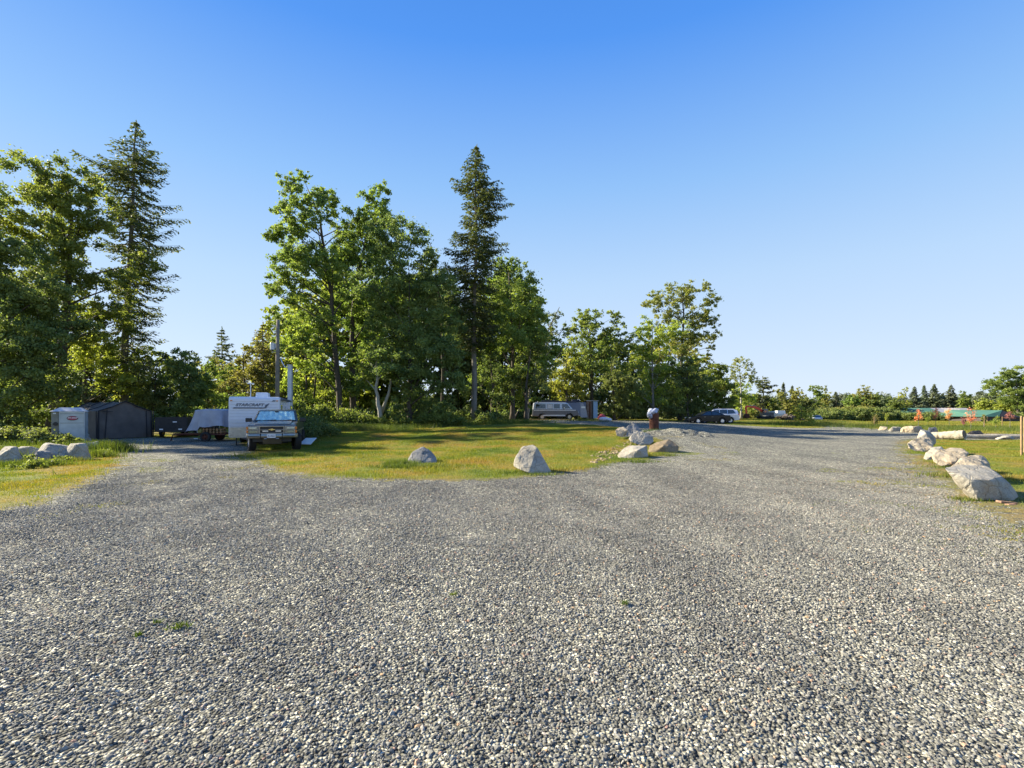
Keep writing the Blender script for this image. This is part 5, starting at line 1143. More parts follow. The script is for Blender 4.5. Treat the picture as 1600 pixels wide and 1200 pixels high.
# ------------------------------------------------------------------ travel trailer
def travel_trailer():
    SID = M('white ribbed siding', (.72, .73, .78), .4, var=.03, scale=1.5, dirt=((.50, .48, .46), .2)); GRYP = M('grey stripe', (.10, .12, .16), .5)
    fr = Vector((PX(357, 24.3), 24.3, 0)); fl = Vector((PX(437, 25.1), 25.1, 0)); w = (fl - fr).length; mid = (fr + fl) / 2
    ang = math.atan2(-(fl.x - fr.x), (fl.y - fr.y))  # direction of +X local (front)
    rz = math.atan2((fl - fr).y, (fl - fr).x) - math.pi / 2
    z0 = gz(mid.x, mid.y); root = thing('travel_trailer', 'white travel trailer with dark lettering on its front and an air conditioner on the roof', 'travel trailer', (mid.x, mid.y, z0), rz)
    h0, h1 = .42 - z0, 2.52 - z0; hw = w / 2; L = 6.2
    prof = [(0.02, h0 + .55), (.06, h0 + .9), (-.02, h1 - .10), (-.12, h1), (-L, h1 - .04), (-L, h0), (-.35, h0), (-.02, h0 + .05)]
    MB().prism(prof, -hw, hw).build('body', SID, root, bevel=.05, seg=3)
    mb = MB()
    for i in range(9):
        q = h0 + .62 + i * .155; x = .06 - (.08 * max(0, (q - h0 - .9)) / (h1 - .1 - h0 - .9)) if q > h0 + .9 else .03 + .03
        mb.box((x + .006, 0, q), (.012, w - .12, .014))
    mb.build('front_rib', M('rib shadow line', (.55, .56, .60), .5), root)
    MB().sheet([(-.018, -hw + .03, h0 + .02), (-.018, hw - .03, h0 + .02), (.028, hw - .03, h0 + .54), (.028, -hw + .03, h0 + .54)], .012).build('stone_guard', M('diamond plate', (.55, .54, .50), .3, .85, var=.15, bump=.5, bscale=60), root)
    fx = lambda q: .06 - .08 * (q - h0 - .9) / (h1 - .1 - h0 - .9) + .016
    q = h1 - .42
    t_ = text('lettering', 'STARCRAFT', .20, GRYP, root, (fx(q) + .002, -.22, q), (math.pi / 2, -0.0, math.pi / 2), .004, shear=.3, sx=1.18, off=.005)
    sw = MB(); X_ = fx(q - .17) + .004
    sw.sheet([(X_, -.98, q - .18), (X_, .44, q - .18), (X_, .52, q - .12), (X_, -.92, q - .12)], .008)
    sw.sheet([(X_, .46, q - .17), (X_, .52, q - .17), (X_, .70, q + .10), (X_, .50, q - .0)], .008); sw.build('swoosh', GRYP, root)
    MB().sheet([(fx(h1 - .2), .78, h1 - .24), (fx(h1 - .2), .92, h1 - .24), (fx(h1 - .2), 1.0, h1 - .17), (fx(h1 - .2), .86, h1 - .17)], .006).build('decal', GRYP, root)
    for y in (-hw + .12, hw - .12): MB().box((fx(h1 - .2) + .01, y, h1 - .2), (.03, .10, .04)).build('marker_light', AMB, root)
    MB().box((-1.9, .15, h1 + .14), (.9, .62, .28), top=(.9, .94)).build('air_conditioner', WHT, root, bevel=.04)
    a = MB(); a.tube([(-1.2, -.35, h1), (-1.2, -.35, h1 + .72)], .022, 6); a.box((-1.2, -.35, h1 + .74), (.06, .34, .05)); a.build('antenna', WHT, root)
    # right flank (seen narrow): windows, door, slide and vent
    MB().box((-1.0, hw + .006, h0 + 1.45), (.7, .02, .5)).build('window', DGL, root, bevel=.004)
    d = MB().box((-2.6, hw + .01, h0 + 1.0), (.68, .03, 1.75)).build('door', WHT, root, bevel=.01); MB().box((-2.6, hw + .03, h0 + 1.45), (.4, .02, .4)).build('door_window', DGL, d)
    MB().box((-4.2, hw + .10, h0 + 1.2), (1.8, .22, 1.4)).build('slide_out', SID, root, bevel=.02); MB().box((-4.2, hw + .22, h0 + 1.45), (1.0, .02, .5)).build('window', DGL, root)
    MB().tube([(-.4, hw + .07, h1 - .10), (-5.4, hw + .07, h1 - .10)], .07, 8).build('awning_roll', GRYP, root)
    MB().box((-3.0, hw + .004, h0 + .5), (5.4, .01, .10)).build('stripe', GRYP, root)
    t = MB(); t.tube([(-.2, -.6, h0 - .02), (1.1, 0, h0 - .04)], .045, 6); t.tube([(-.2, .6, h0 - .02), (1.1, 0, h0 - .04)], .045, 6); t.tube([(.9, 0, 0), (.9, 0, .62)], .03, 6); t.build('tongue', PBLK, root)
    MB().box((.45, 0, h0 + .25), (.45, .62, .42), top=(.8, .9)).build('propane_cover', WHT, root, bevel=.06)
    for s in (-1, 1):
        for x in (-3.2, -4.0): wheel(root, x, s * (hw - .12), .34, .34, .2, WHT, 5, side=s)
    for s in (-1, 1): MB().tube([(-.6, s * (hw - .25), h0), (-.6, s * (hw - .25), 0)], .03, 6).build('stabiliser', PBLK, root)
    return root
travel_trailer()
tag(MB().sheet([(-10.3, 23.4, gz(-10, 23.6) + .12), (-9.75, 23.4, gz(-9.8, 23.6) + .10), (-9.95, 24.6, gz(-9.7, 25) + .34), (-10.5, 24.6, gz(-10, 25) + .34)], .03).build('white_board', WHT), 'flat white board propped low in the grass right of the pickup', 'board')

# ------------------------------------------------------------------ fabric shelter, metal box, black trailers, tarp
def shelter():
    FAB = M('charcoal shelter fabric', (.115, .10, .092), .85, var=.22, scale=1.6, bump=.35, bscale=5); SEAM = M('shelter seams', (.02, .02, .024), .8)
    a = Vector((PX(152, 29.6), 29.6)); b = a + Vector((math.cos(math.radians(58)), math.sin(math.radians(58)))) * 2.8; mid = (a + b) / 2; w = (b - a).length / 2
    rz = math.atan2((b - a).y, (b - a).x) - math.pi / 2; z0 = gz(mid.x, mid.y)
    root = thing('fabric_shelter', 'dark grey peaked fabric shelter with closed zipped front', 'fabric shelter', (mid.x, mid.y, z0 - .03), rz); h = 1.75; p = 2.38; L = 6.0
    # gable front bulging slightly, ribs behind
    nseg = 10
    def roofz(y): return h + (p - h) * (1 - abs(y) / w) - .05 * math.sin(math.pi * abs(y) / w)
    mb = MB(); ny_ = 24; nz_ = 8; vs = []; fs = []
    for j in range(nz_ + 1):
        for i in range(ny_ + 1):
            y = (i / ny_ * 2 - 1) * w; q = j / nz_ * roofz(y); vs.append((.05 + .05 * math.sin(math.pi * j / nz_) + .02 * math.sin(i * 1.3 + j), y, q))
    for j in range(nz_):
        for i in range(ny_): k = j * (ny_ + 1) + i; fs.append((k, k + 1, k + ny_ + 2, k + ny_ + 1))
    fw = mb.add(vs, fs).build('front_wall', FAB, root, smooth=True)
    for y0, y1 in ((-w * .78, -w * .70), (w * .80, w * .78)):
        MB().sheet([(.13, y0, .02), (.13, y0 + .05, .02), (.12, y1 + .05, roofz(y1) - .08), (.12, y1, roofz(y1) - .08)], .01).build('zip', SEAM, fw)
    MB().box((.13, -w * .66, h - .02), (.03, .5, .03)).build('flap_seam', SEAM, fw)
    mb = MB(); nx_ = 12; vs = []; fs = []; sec = [(-w - .05, 0), (-w - .03, h * .5), (-w, h), (-w * .5, roofz(w * .5)), (0, p), (w * .5, roofz(w * .5)), (w, h), (w + .03, h * .5), (w + .05, 0)]
    for i in range(nx_ + 1):
        x = .12 - L * i / nx_; sag = -.05 * abs(math.sin(math.pi * i / 4))
        for (y, q) in sec: vs.append((x, y * (1 + sag * .3), q + (sag if q > h else 0)))
    m = len(sec)
    for i in range(nx_):
        for j in range(m - 1): fs.append((i * m + j, i * m + j + 1, (i + 1) * m + j + 1, (i + 1) * m + j))
    mb.add(vs, fs).build('canopy', FAB, root, smooth=False)
    mb = MB()
    for i in (0, 4, 8, 12):
        x = .14 - L * i / 12; mb.tube([(x, y, q + .015) for y, q in sec], .03, 6)
    mb.build('frame', SEAM, root)
    for s, nm in ((1, .26), (-1, .0)):
        for k in range(2): MB().box((.16, s * (w - .02 + .12 * k) + nm * .0, h * .5), (.03, .05, h)).build('leg', SEAM, root)
    MB().box((.16, 0, .03), (.04, w * 2, .06)).build('base_rail', SEAM, root)
shelter()

def metal_box():
    GAL = M('grey blue metal sheet', (.46, .50, .53), .5, .1, var=.12, scale=2, dirt=((.26, .28, .27), .5))
    a = Vector((PX(79.5, 25.6), 25.6)); w = 1.36; b = a + Vector((math.cos(.6), math.sin(.6))) * w; m_ = (a + b) / 2
    z0 = gz(m_.x, m_.y); root = thing('metal_box', 'grey metal storage box with a red oval logo and pale lid', 'storage box', (m_.x - .55 * math.sin(.6), m_.y + .55 * math.cos(.6), z0), .6)
    h = PZ(643, 26) - z0; xs_ = -w / 2 + w * .23
    MB().box((w * .115, 0, h / 2), (w * .77, 1.1, h)).build('body', GAL, root, bevel=.01)
    MB().box((-w / 2 + w * .112, .02, h / 2), (w * .215, 1.04, h)).build('side_locker', M('dull grey metal', (.22, .22, .20), .6, .2, dirt=((.1, .09, .08), .6)), root, bevel=.01)
    pl = [(-w / 2 - .05, -.60, h), (w / 2 + .05, -.60, h), (w / 2 + .05, .60, h), (-w / 2 - .05, .60, h), (-w / 2 + .30, -.25, h + .22), (w / 2 - .22, -.25, h + .22), (w / 2 - .22, .35, h + .22), (-w / 2 + .30, .35, h + .22)]
    MB().add(pl, [(0, 3, 2, 1), (4, 5, 6, 7), (0, 1, 5, 4), (1, 2, 6, 5), (2, 3, 7, 6), (3, 0, 4, 7)]).build('lid', M('pale lid', (.62, .60, .62), .5, .2, dirt=((.35, .33, .3), .5)), root, bevel=.01)
    cx = w * .115
    for q, d in ((h - .12, 0), (h - .62, 0)): MB().box((cx, -.556, q), (w * .70, .012, .015)).build('panel_seam', PBLK, root)
    for s in (-1, 1): MB().box((cx + s * w * .37, -.56, h * .5), (.03, .015, h * .94)).build('corner_post', GAL, root)
    BLKP = M('logo black', (.03, .01, .02), .5); REDP = M('logo red', (.42, .06, .10), .5)
    def oval(y, rx, rz_, m, nm, par=None):
        n = 32; vs = [(cx + .02 + rx * math.cos(2 * math.pi * k / n), y, h - .36 + rz_ * math.sin(2 * math.pi * k / n)) for k in range(n)]; return MB().sheet(vs, .004).build(nm, m, par or root)
    lg = oval(-.560, .235, .12, BLKP, 'logo'); oval(-.5655, .205, .095, REDP, 'logo_field', lg)
    text('logo_text', 'PIT STOP', .10, WHT, lg, (cx + .02, -.572, h - .35), (math.pi / 2, 0, 0), .002, shear=.2, off=.003)
    MB().box((-w * .40, -.53, h - .1), (.12, .01, .06)).build('label_plate', WHT, root); MB().tube([(-w * .37, -.56, h * .62), (-w * .37, -.50, h * .62)], .10, 16).build('vent', PBLK, root)
metal_box()

def black_trailer(name, label, x, y, rz, L, w, h, seed):
    z0 = gz(x, y); root = thing(name, label, 'utility trailer', (x, y, z0), rz); BB = M('black sideboards', (.020, .018, .018), .7, var=.3, dirt=((.07, .05, .04), .5))
    b = .42
    MB().box((0, 0, b), (L, w, .10)).build('deck', BB, root, bevel=.01)
    MB().box((0, -w / 2, b + h / 2 + .052), (L, .05, h)).build('sideboard', BB, root); MB().box((0, w / 2, b + h / 2 + .052), (L, .05, h)).build('sideboard', BB, root)
    MB().box((L / 2 - .03, 0, b + h / 2 + .052), (.05, w - .06, h)).build('tailgate', BB, root); MB().box((-L / 2 + .03, 0, b + h / 2 + .052), (.05, w - .06, h)).build('headboard', BB, root)
    m = MB()
    for k in range(5): m.box((-L / 2 + .1 + k * (L - .2) / 4, -w / 2 - .035, b + h / 2), (.05, .02, h + .05))
    m.build('stake', RUST, root)
    t = MB(); t.tube([(-L / 2, -w * .35, b - .05), (-L / 2 - 1.1, 0, b - .08)], .035, 6); t.tube([(-L / 2, w * .35, b - .05), (-L / 2 - 1.1, 0, b - .08)], .035, 6); t.tube([(-L / 2 - .95, 0, 0), (-L / 2 - .95, 0, .6)], .025, 6); t.build('tongue', ALU, root)
    for s in (-1, 1): wheel(root, 0, s * (w / 2 + .12), .33, .33, .18, WHT, 5, side=s)
    MB().box((L / 2 + .01, -.55, b + .12), (.02, .20, .08)).build('tail_light', WHT, root); MB().box((L / 2 + .01, .5, b + .12), (.02, .2, .08)).build('tail_light', WHT, root); MB().box((L / 2 + .01, .2, b + h * .7), (.02, .22, .07)).build('sticker', WHT, root)
    return root
X = PX(262, 31.5); black_trailer('utility_trailer', 'black high sided trailer with small white lights, beside the shelter', X, 32.6, math.radians(-72), 3.0, 1.75, .85, 1)
X = PX(296, 34); black_trailer('utility_trailer', 'second brownish trailer half hidden left of the tarp', X, 34.6, math.radians(-100), 2.6, 1.5, .55, 2)
def tarp_trailer():
    X, Y = PX(330, 28.8), 28.8; z0 = gz(X, Y); root = thing('loaded_trailer', 'low rusty flat trailer stacked with firewood beneath the grey tarp', 'flat trailer', (X, Y, z0), math.radians(4))
    MB().box((-.2, 0, .42), (2.7, 1.4, .09)).build('deck', RUST, root, bevel=.01); MB().box((-.95, -.75, .46), (1.5, .05, .06)).build('side_rail', RUST, root)
    for s in (-1, 1): wheel(root, .1, s * .78, .28, .28, .16, RUST, 4, side=s)
    MB().tube([(-1.5, 0, .38), (-2.2, 0, .34), (-2.3, 0, .0)], .04, 6).build('tongue', RUST, root)
    r = random.Random(4); LG = M('firewood', (.30, .17, .08), .9, var=.4, scale=9, bump=.4)
    for k in range(13):
        x = .05 + (k % 6) * .2; q = .545 + (k // 6) * .15
        tag(MB().tube([(X + x - .12, Y - .62, z0 + q), (X + x - .12 + r.uniform(-.03, .03), Y - .62 + r.uniform(.35, .5), z0 + q)], r.uniform(.06, .075), 8).build('firewood_log', LG), 'short split log on the flat trailer under the grey tarp', 'log', 'firewood under the tarp')
    tag(MB().ell((X - .32, Y - .5, z0 + .62), (.16, .16, .18), 8, 6).build('yellow_jug', M('faded yellow plastic', (.35, .32, .10), .5)), 'faded yellow jug at the left end of the firewood', 'jug')
    # tarp draped over a tall frame
    TP = M('grey blue tarp', (.33, .345, .41), .5, var=.15, scale=2.2, bump=.5, bscale=3.5)
    n = 44; mth = 22; vs = []; fs = []
    for j in range(mth + 1):
        t = j / mth
        for i in range(n):
            a = 2 * math.pi * i / n; c, s = math.cos(a), math.sin(a); k = (abs(c) ** 4 + abs(s) ** 4) ** -.25
            if t < .25: q = t / .25; rx, ry, z = .86 * q, .60 * q, 1.80 - .04 * q ** 2 + .03 * math.sin(3 * a) * q
            else:
                q = (t - .25) / .75; fold = 1 + .13 * q * math.sin(a * 7 + 1.3) + .07 * q * math.sin(a * 15); flare = 1 + .16 * q + (.38 * q ** 1.5 if c < -.55 else 0) * (-c)
                bot = .78 if c > -.3 else .50
                rx, ry, z = .86 * flare * fold, .60 * (1 + .2 * q) * fold, 1.76 - (1.76 - bot) * q + .05 * q * math.sin(a * 5)
            vs.append((rx * c * k, ry * s * k, z))
    for j in range(mth):
        for i in range(n): fs.append((j * n + i, j * n + (i + 1) % n, (j + 1) * n + (i + 1) % n, (j + 1) * n + i))
    o = MB().add(vs, fs).build('tarp', TP, None, smooth=True); o.location = (X + .12, Y, z0 + .10); tag(o, 'grey blue tarp draped in folds over a tall load', 'tarp')
tarp_trailer()
r = random.Random(9)
for k in range(5):
    X, Y = G(300 + k * 6, 686); tag(MB().box((X, Y, gz(X, Y) + .03), (.24, .08, .05), rz=r.uniform(-.5, .5)).build('scrap_wood', WHT if k % 2 else WD), 'short pale wood offcut on the gravel before the flat trailer', 'wood offcut', 'wood offcuts before the flat trailer')

# ------------------------------------------------------------------ pole, post
def pole():
    Y = 34; X = PX(433, Y); z0 = gz(X, Y); H = PZ(500, Y) - z0; root = thing('utility_pole', 'tall wooden utility pole with a grey transformer near the top', 'utility pole', (X, Y, z0)); PW = M('grey pole wood', (.20, .17, .13), .9, var=.25, scale=3, bump=.4)
    MB().tube([(0, 0, -.2), (0.02, 0, H * .5), (.06, 0, H)], [.17, .145, .11], 12).build('shaft', PW, root, smooth=True)
    zt = PZ(541, Y) - z0; t = MB().tube([(-.30, 0, zt - .26), (-.30, 0, zt + .22)], .18, 16).build('transformer', M('transformer grey', (.50, .52, .55), .4, .3), root, bevel=.02)
    MB().tube([(-.30, 0, zt + .22), (-.30, 0, zt + .36)], .04, 8).build('bushing', PW, t); MB().box((-.10, 0, zt), (.12, .10, .30)).build('bracket', STL, t)
    MB().box((-.05, 0, PZ(549, Y) - z0), (.6, .06, .06)).build('bracket_arm', PW, root)
pole()
def post():
    Y = 31; X = PX(453.5, Y); z0 = gz(X, Y); H = PZ(571, Y) - z0; root = thing('steel_post', 'square grey steel post with a curved pale arm behind the trailer', 'post', (X, Y, z0))
    MB().box((0, 0, H / 2), (.26, .22, H)).build('shaft', STL, root, bevel=.015); MB().box((0, 0, H + .02), (.32, .28, .03)).build('cap', ALU, root)
    MB().tube([(-.12, 0, H - .12), (-.35, 0, H - .10), (-.5, 0, H + .15), (-.62, 0, H + .45)], .04, 8).build('arm', ALU, root, smooth=True); MB().box((-.08, -.12, H * .40), (.18, .1, .4)).build('meter_box', STL, root, bevel=.01)
post()

# ------------------------------------------------------------------ camper van and what stands behind it
def van():
    Y = 57.; k = 70 * Y / F; X = PX(867, Y); z0 = gz(X, Y); SIL = M('silver van paint', (.44, .47, .54), .3, .3, coat=.5, var=.05, dirt=((.3, .27, .24), .3)); GB = M('dark grey van paint', (.07, .075, .095), .35, .3, coat=.4)
    root = thing('camper_van', 'silver and dark grey camper van with long side windows', 'van', (X, Y, z0), 0); s_ = k / 5.3
    low = [(2.62, .50), (2.68, .75), (2.60, 1.0), (2.45, 1.16), (1.95, 1.22), (-2.62, 1.22), (-2.66, .45), (-2.2, .40)] + arch(-1.55, .36, .42, .40)[::-1] + [(1.2, .36)] + arch(1.62, .36, .42, .40)[::-1]
    body = MB().prism(low, -.98, .98).build('body', GB, root, bevel=.05, seg=3)
    f = lambda q: .975 - .13 * max(0, min(1, (q - 1.2) / .85))
    MB().prism([(2.05, 1.2), (1.45, 1.92), (1.2, 2.03), (-2.35, 2.06), (-2.55, 1.95), (-2.64, 1.2)], 0, 0, f).build('cabin', SIL, root, bevel=.06, seg=3)
    for s in (-1, 1):
        MB().box((-.2, s * .985, .52), (2.6, .02, .14)).build('sill_trim', SIL, root); MB().box((-.1, s * .985, 1.12), (4.9, .02, .10)).build('waist_trim', SIL, root)
        for poly in ([(-2.35, 1.32), (-1.15, 1.32), (-1.15, 1.82), (-2.25, 1.82)], [(-1.0, 1.32), (-.30, 1.32), (-.30, 1.84), (-1.0, 1.84)], [(-.2, 1.32), (.50, 1.32), (.50, 1.84), (-.2, 1.84)], [(.75, 1.32), (1.75, 1.32), (1.36, 1.84), (.75, 1.84)]):
            w_ = glaze(root, poly, f, s); 
        glaze(root, [(-.95, 1.36), (-.35, 1.36), (-.35, 1.80), (-.95, 1.80)], lambda q: f(q) + .012, s, M('white curtain', (.55, .56, .60), .8), 'curtain')
        MB().box((1.0, s * 1.08, 1.38), (.12, .16, .2)).build('mirror', CHR, root, bevel=.02)
        MB().box((.45, s * .995, 1.08), (.14, .02, .04)).build('door_handle', CHR, root)
        for x in (1.62, -1.55): wheel(root, x, s * .87, .35, .35, .22, CHR, 5, side=s)
        MB().tube([(2.62, s * .70, .88), (2.70, s * .70, .88)], .11, 14).build('headlight', LNS, root)
    MB().sheet([(2.02, -.85, 1.27), (2.02, .85, 1.27), (1.53, .78, 1.86), (1.53, -.78, 1.86)], .012).build('windscreen', DGL, root)
    MB().box((2.66, 0, .88), (.05, 1.0, .22)).build('grille', CHR, root); MB().box((2.72, 0, .50), (.12, 1.95, .16)).build('bumper', CHR, root, bevel=.03); MB().box((-2.72, 0, .50), (.12, 1.95, .14)).build('bumper', CHR, root, bevel=.03)
    root.scale = (s_, s_, s_); return root
van()
def tent_trailer():
    Y = 61.5; z0 = gz(PX(880, Y), Y); BL = M('blue grey trailer side', (.13, .16, .26), .5, var=.1, scale=1.5, dirt=((.3, .32, .4), .3)); NV = M('dark roof sheet', (.035, .04, .07), .7)
    x0, x1 = PX(840, Y), PX(916, Y); L = x1 - x0; root = thing('blue_trailer', 'long dull blue trailer with dark roof behind the camper van', 'trailer', ((x0 + x1) / 2, Y, z0)); h = PZ(629, Y) - z0
    MB().box((-.1, 0, h * .5 + .25), (L - .2, 2.3, h - .5)).build('body', BL, root, bevel=.06); MB().prism([(-L / 2 - .05, h), (L * .28, h + .02), (L * .28, h + .14), (-L / 2 + .1, h + .26)], -1.2, 1.2).build('roof', NV, root, bevel=.02)
    MB().prism([(L / 2 - .9, .3), (L / 2, .3), (L / 2 - .18, h * .6), (L / 2 - .6, h - .1), (L / 2 - .9, h - .1)], -1.17, -1.155).build('end_panel', M('pale grey panel', (.30, .32, .40), .6), root); MB().box((L / 2 - .55, -1.18, h * .72), (.5, .03, .22)).build('window', WHT, root)
    MB().box((L * .28, 0, h + .22), (1.0, .8, .3)).build('roof_vent', NV, root, bevel=.03)
    for s in (-1, 1): wheel(root, -.4, s * 1.1, .33, .33, .2, BLK, 5, side=s)
    MB().tube([(L / 2 - .2, 0, .35), (L / 2 + .9, 0, .35)], .05, 6).build('tongue', STL, root)
tent_trailer()
def container():
    Y = 62; x0, x1 = PX(915, Y), PX(933, Y); z0 = gz(x0, Y); h = PZ(628, Y) - z0; root = thing('portable_shed', 'narrow shed with brown board doors and light blue end wall', 'shed', ((x0 + x1) / 2, Y, z0))
    w = x1 - x0; BRD = M('brown boards', (.20, .13, .10), .8, var=.3, dirt=((.4, .35, .3), .5)); LB = M('light blue panel', (.30, .50, .78), .4, var=.1)
    MB().box((-w * .25, 0, h / 2 + .1), (w * .5, 1.6, h)).build('wall', BRD, root); MB().box((w * .25, .05, h * .5 + .15), (w * .42, 1.5, h - .2)).build('blue_wall', LB, root, bevel=.02)
    MB().box((-w * .22, -.82, h / 2), (.16, .05, h)).build('door_edge', RUST, root); MB().box((0, -.84, h / 2 + .1), (.20, .08, h + .2)).build('dark_post', PBLK, root)
    MB().box((0, 0, h + .14), (w + .1, 1.8, .06)).build('roof', STL, root)
container()
def bags():
    X, Y = G(944, 658.5); z0 = gz(X, Y)
    tag(MB().ell((X, Y, z0 + .22), (.6, .4, .25), 12, 8).ell((X + .4, Y - .1, z0 + .18), (.4, .3, .2), 10, 6).build('plastic_sack', M('pale plastic', (.65, .62, .66), .4), smooth=True), 'pale plastic sacks lying right of the blue shed', 'sack')
    tag(MB().ell((X - .15, Y + .5, z0 + .38), (.45, .35, .40), 10, 7).build('red_bundle', M('dull red cloth', (.32, .04, .05), .7), smooth=True), 'dull red bundle behind the pale sacks', 'bundle')
    X2, Y2 = G(862, 657.2); r = random.Random(3)
    for k in range(4): tag(MB().box((X2 + (k % 2) * 2.6 - 1.2, 55.6 - .35 * (k // 2), gz(X2, 55) + .05), (2.4, .28, .07), rz=r.uniform(-.03, .03)).build('timber', M('orange timber', (.50, .28, .12), .7)), 'orange timber plank on the ground before the van', 'plank', 'planks before the van')
bags()
def barrel():
    X, Y = PX(1022, 31), 31.; z0 = gz(X, Y); zb = z0; root = thing('burn_barrel', 'rusty steel burn barrel standing behind the gravel heap', 'barrel', (X, Y, zb)); h = PZ(645, Y) - zb; R = .30
    mb = MB(); prof = [(0, R), (.03, R + .012), (.06, R), (h * .33, R), (h * .35, R + .014), (h * .37, R), (h * .64, R), (h * .66, R + .014), (h * .68, R), (h - .03, R), (h, R + .014), (h, R - .02), (.1, R - .02)]
    n = 28; vs = []; fs = []
    for z, q in prof: vs += [(q * math.cos(2 * math.pi * k / n), q * math.sin(2 * math.pi * k / n), z) for k in range(n)]
    for j in range(len(prof) - 1):
        for k in range(n): fs.append((j * n + k, j * n + (k + 1) % n, (j + 1) * n + (k + 1) % n, (j + 1) * n + k))
    mb.add(vs, fs).build('drum', RUST, root, smooth=False)
    MB().prism([(-.05, .0), (.28, .0), (.26, .20), (.10, .22)], -.04, .04).build('raised_lid', RUST, root).location = (0, .1, h)
    GB_ = M('crumpled pale plastic', (.34, .37, .48), .35, var=.4, scale=6)
    from mathutils import noise as mn
    mb = MB(); mb.ell((-.12, -.1, h + .05), (.28, .25, .20), 18, 12).ell((-.34, -.18, h - .14), (.17, .15, .24), 14, 10).ell((.12, -.05, h + .16), (.16, .15, .12), 12, 8)
    mb.v = [tuple(Vector(v) * 1.0 + Vector((mn.noise(Vector(v) * 7), mn.noise(Vector(v) * 7 + Vector((5, 0, 0))), mn.noise(Vector(v) * 8 + Vector((0, 9, 0))))) * .10) for v in mb.v]
    o = mb.build('plastic_bag', GB_); o.location = (X, Y, zb); tag(o, 'crumpled pale blue plastic bags spilling over the barrel rim', 'plastic bag')
barrel()

# ------------------------------------------------------------------ parked cars
BK_ = M('black car paint', (.008, .009, .013), .16, 0, coat=.25, var=.05, spec=.25); WP = M('silver white car paint', (.62, .63, .70), .2, .2, coat=1.0, var=.03)
def sedan():
    Y = 56.; X = PX(1105, Y); k = 64 * Y / F / 4.75
    low = [(2.30, .30), (2.36, .50), (2.28, .68), (1.95, .80), (1.2, .92), (-1.6, .98), (-2.30, .96), (-2.38, .62), (-2.34, .32), (-1.85, .27)] + arch(-1.38, .33, .37, .28)[::-1] + [(-.9, .22), (.95, .22)] + arch(1.38, .33, .37, .28)[::-1]
    low = [(-x, z) for x, z in low][::-1]; cab = [(-1.15, .90), (-.35, 1.38), (.15, 1.46), (.75, 1.42), (1.75, .97)]
    r_ = car('black_sedan', 'black sedan parked side on, nearest of the two parked cars', 'sedan', (X, Y, gz(X, Y)), 0, low, cab, .90, .88, .62, .9, 1.46, BK_,
        [[(-.90, .98), (-.28, 1.34), (.16, 1.37), (.16, .98)], [(.24, .98), (.24, 1.37), (.72, 1.35), (1.28, 1.02)]], (-1.38, 1.38), .33, M('bright alloy', (.72, .72, .76), .25, .9), lights=[('headlight', (-2.24, -.68, .66), (.22, .3, .12), LNS), ('headlight', (-2.24, .68, .66), (.22, .3, .12), LNS), ('tail_light', (2.28, -.7, .82), (.1, .3, .14), RED), ('tail_light', (2.28, .7, .82), (.1, .3, .14), RED)], trim=CHR)
    r_.scale = (k, k, k)
sedan()
def suv():
    Y = 59.5; X = PX(1119, Y); k = 1.05
    low = [(2.30, .36), (2.36, .62), (2.28, .88), (1.9, 1.0), (1.2, 1.06), (-2.2, 1.08), (-2.34, .9), (-2.38, .5), (-2.32, .38), (-1.85, .33)] + arch(-1.38, .36, .41, .34)[::-1] + [(-.9, .28), (.95, .28)] + arch(1.38, .36, .41, .34)[::-1]
    low = [(-x, z) for x, z in low][::-1]; cab = [(-1.1, 1.04), (-.45, 1.58), (.0, 1.68), (1.75, 1.66), (2.15, 1.50), (2.30, 1.04)]
    r_ = car('white_suv', 'silver white estate car parked behind the black sedan', 'estate car', (X, Y, gz(X, Y)), math.radians(-14), low, cab, .93, .91, .70, 1.04, 1.66, WP,
        [[(-.85, 1.12), (-.35, 1.52), (.2, 1.58), (.2, 1.12)], [(.28, 1.12), (.28, 1.58), (1.05, 1.58), (1.05, 1.12)], [(1.12, 1.12), (1.12, 1.58), (1.7, 1.56), (1.95, 1.15)]], (-1.38, 1.38), .36, ALU, lights=[('headlight', (-2.26, -.7, .82), (.2, .3, .14), LNS), ('tail_light', (2.28, -.78, 1.0), (.14, .28, .2), RED), ('tail_light', (2.28, .78, 1.0), (.14, .28, .2), RED)])
    for s in (-1, 1): MB().tube([(-.2, s * .62, 1.72), (1.7, s * .62, 1.71)], .02, 6).build('roof_rail', CHR, r_)
    r_.scale = (k, k, k)
suv()
def far_car():
    X, Y = PX(1274, 104), 104.; low = [(2.1, .3), (2.2, .6), (1.9, .8), (1.1, .92), (-2.0, .96), (-2.2, .85), (-2.2, .35), (-1.8, .28)] + arch(-1.3, .32, .36, .29)[::-1] + [(0, .22)] + arch(1.3, .32, .36, .29)[::-1]
    car('white_car', 'small white car far off on the narrow gravel road', 'car', (X, Y, gz(X, Y)), math.radians(70), low, [(1.0, .9), (.3, 1.42), (-1.2, 1.46), (-2.05, .95)], .86, .84, .62, .9, 1.46, WHT, [[(.75, .98), (.25, 1.36), (-.4, 1.38), (-.4, .98)], [(-.48, .98), (-.48, 1.38), (-1.15, 1.36), (-1.6, 1.0)]], (1.3, -1.3), .32, ALU,
        lights=[('tail_light', (-2.2, -.6, .8), (.06, .26, .14), RED), ('tail_light', (-2.2, .6, .8), (.06, .26, .14), RED)])
far_car()
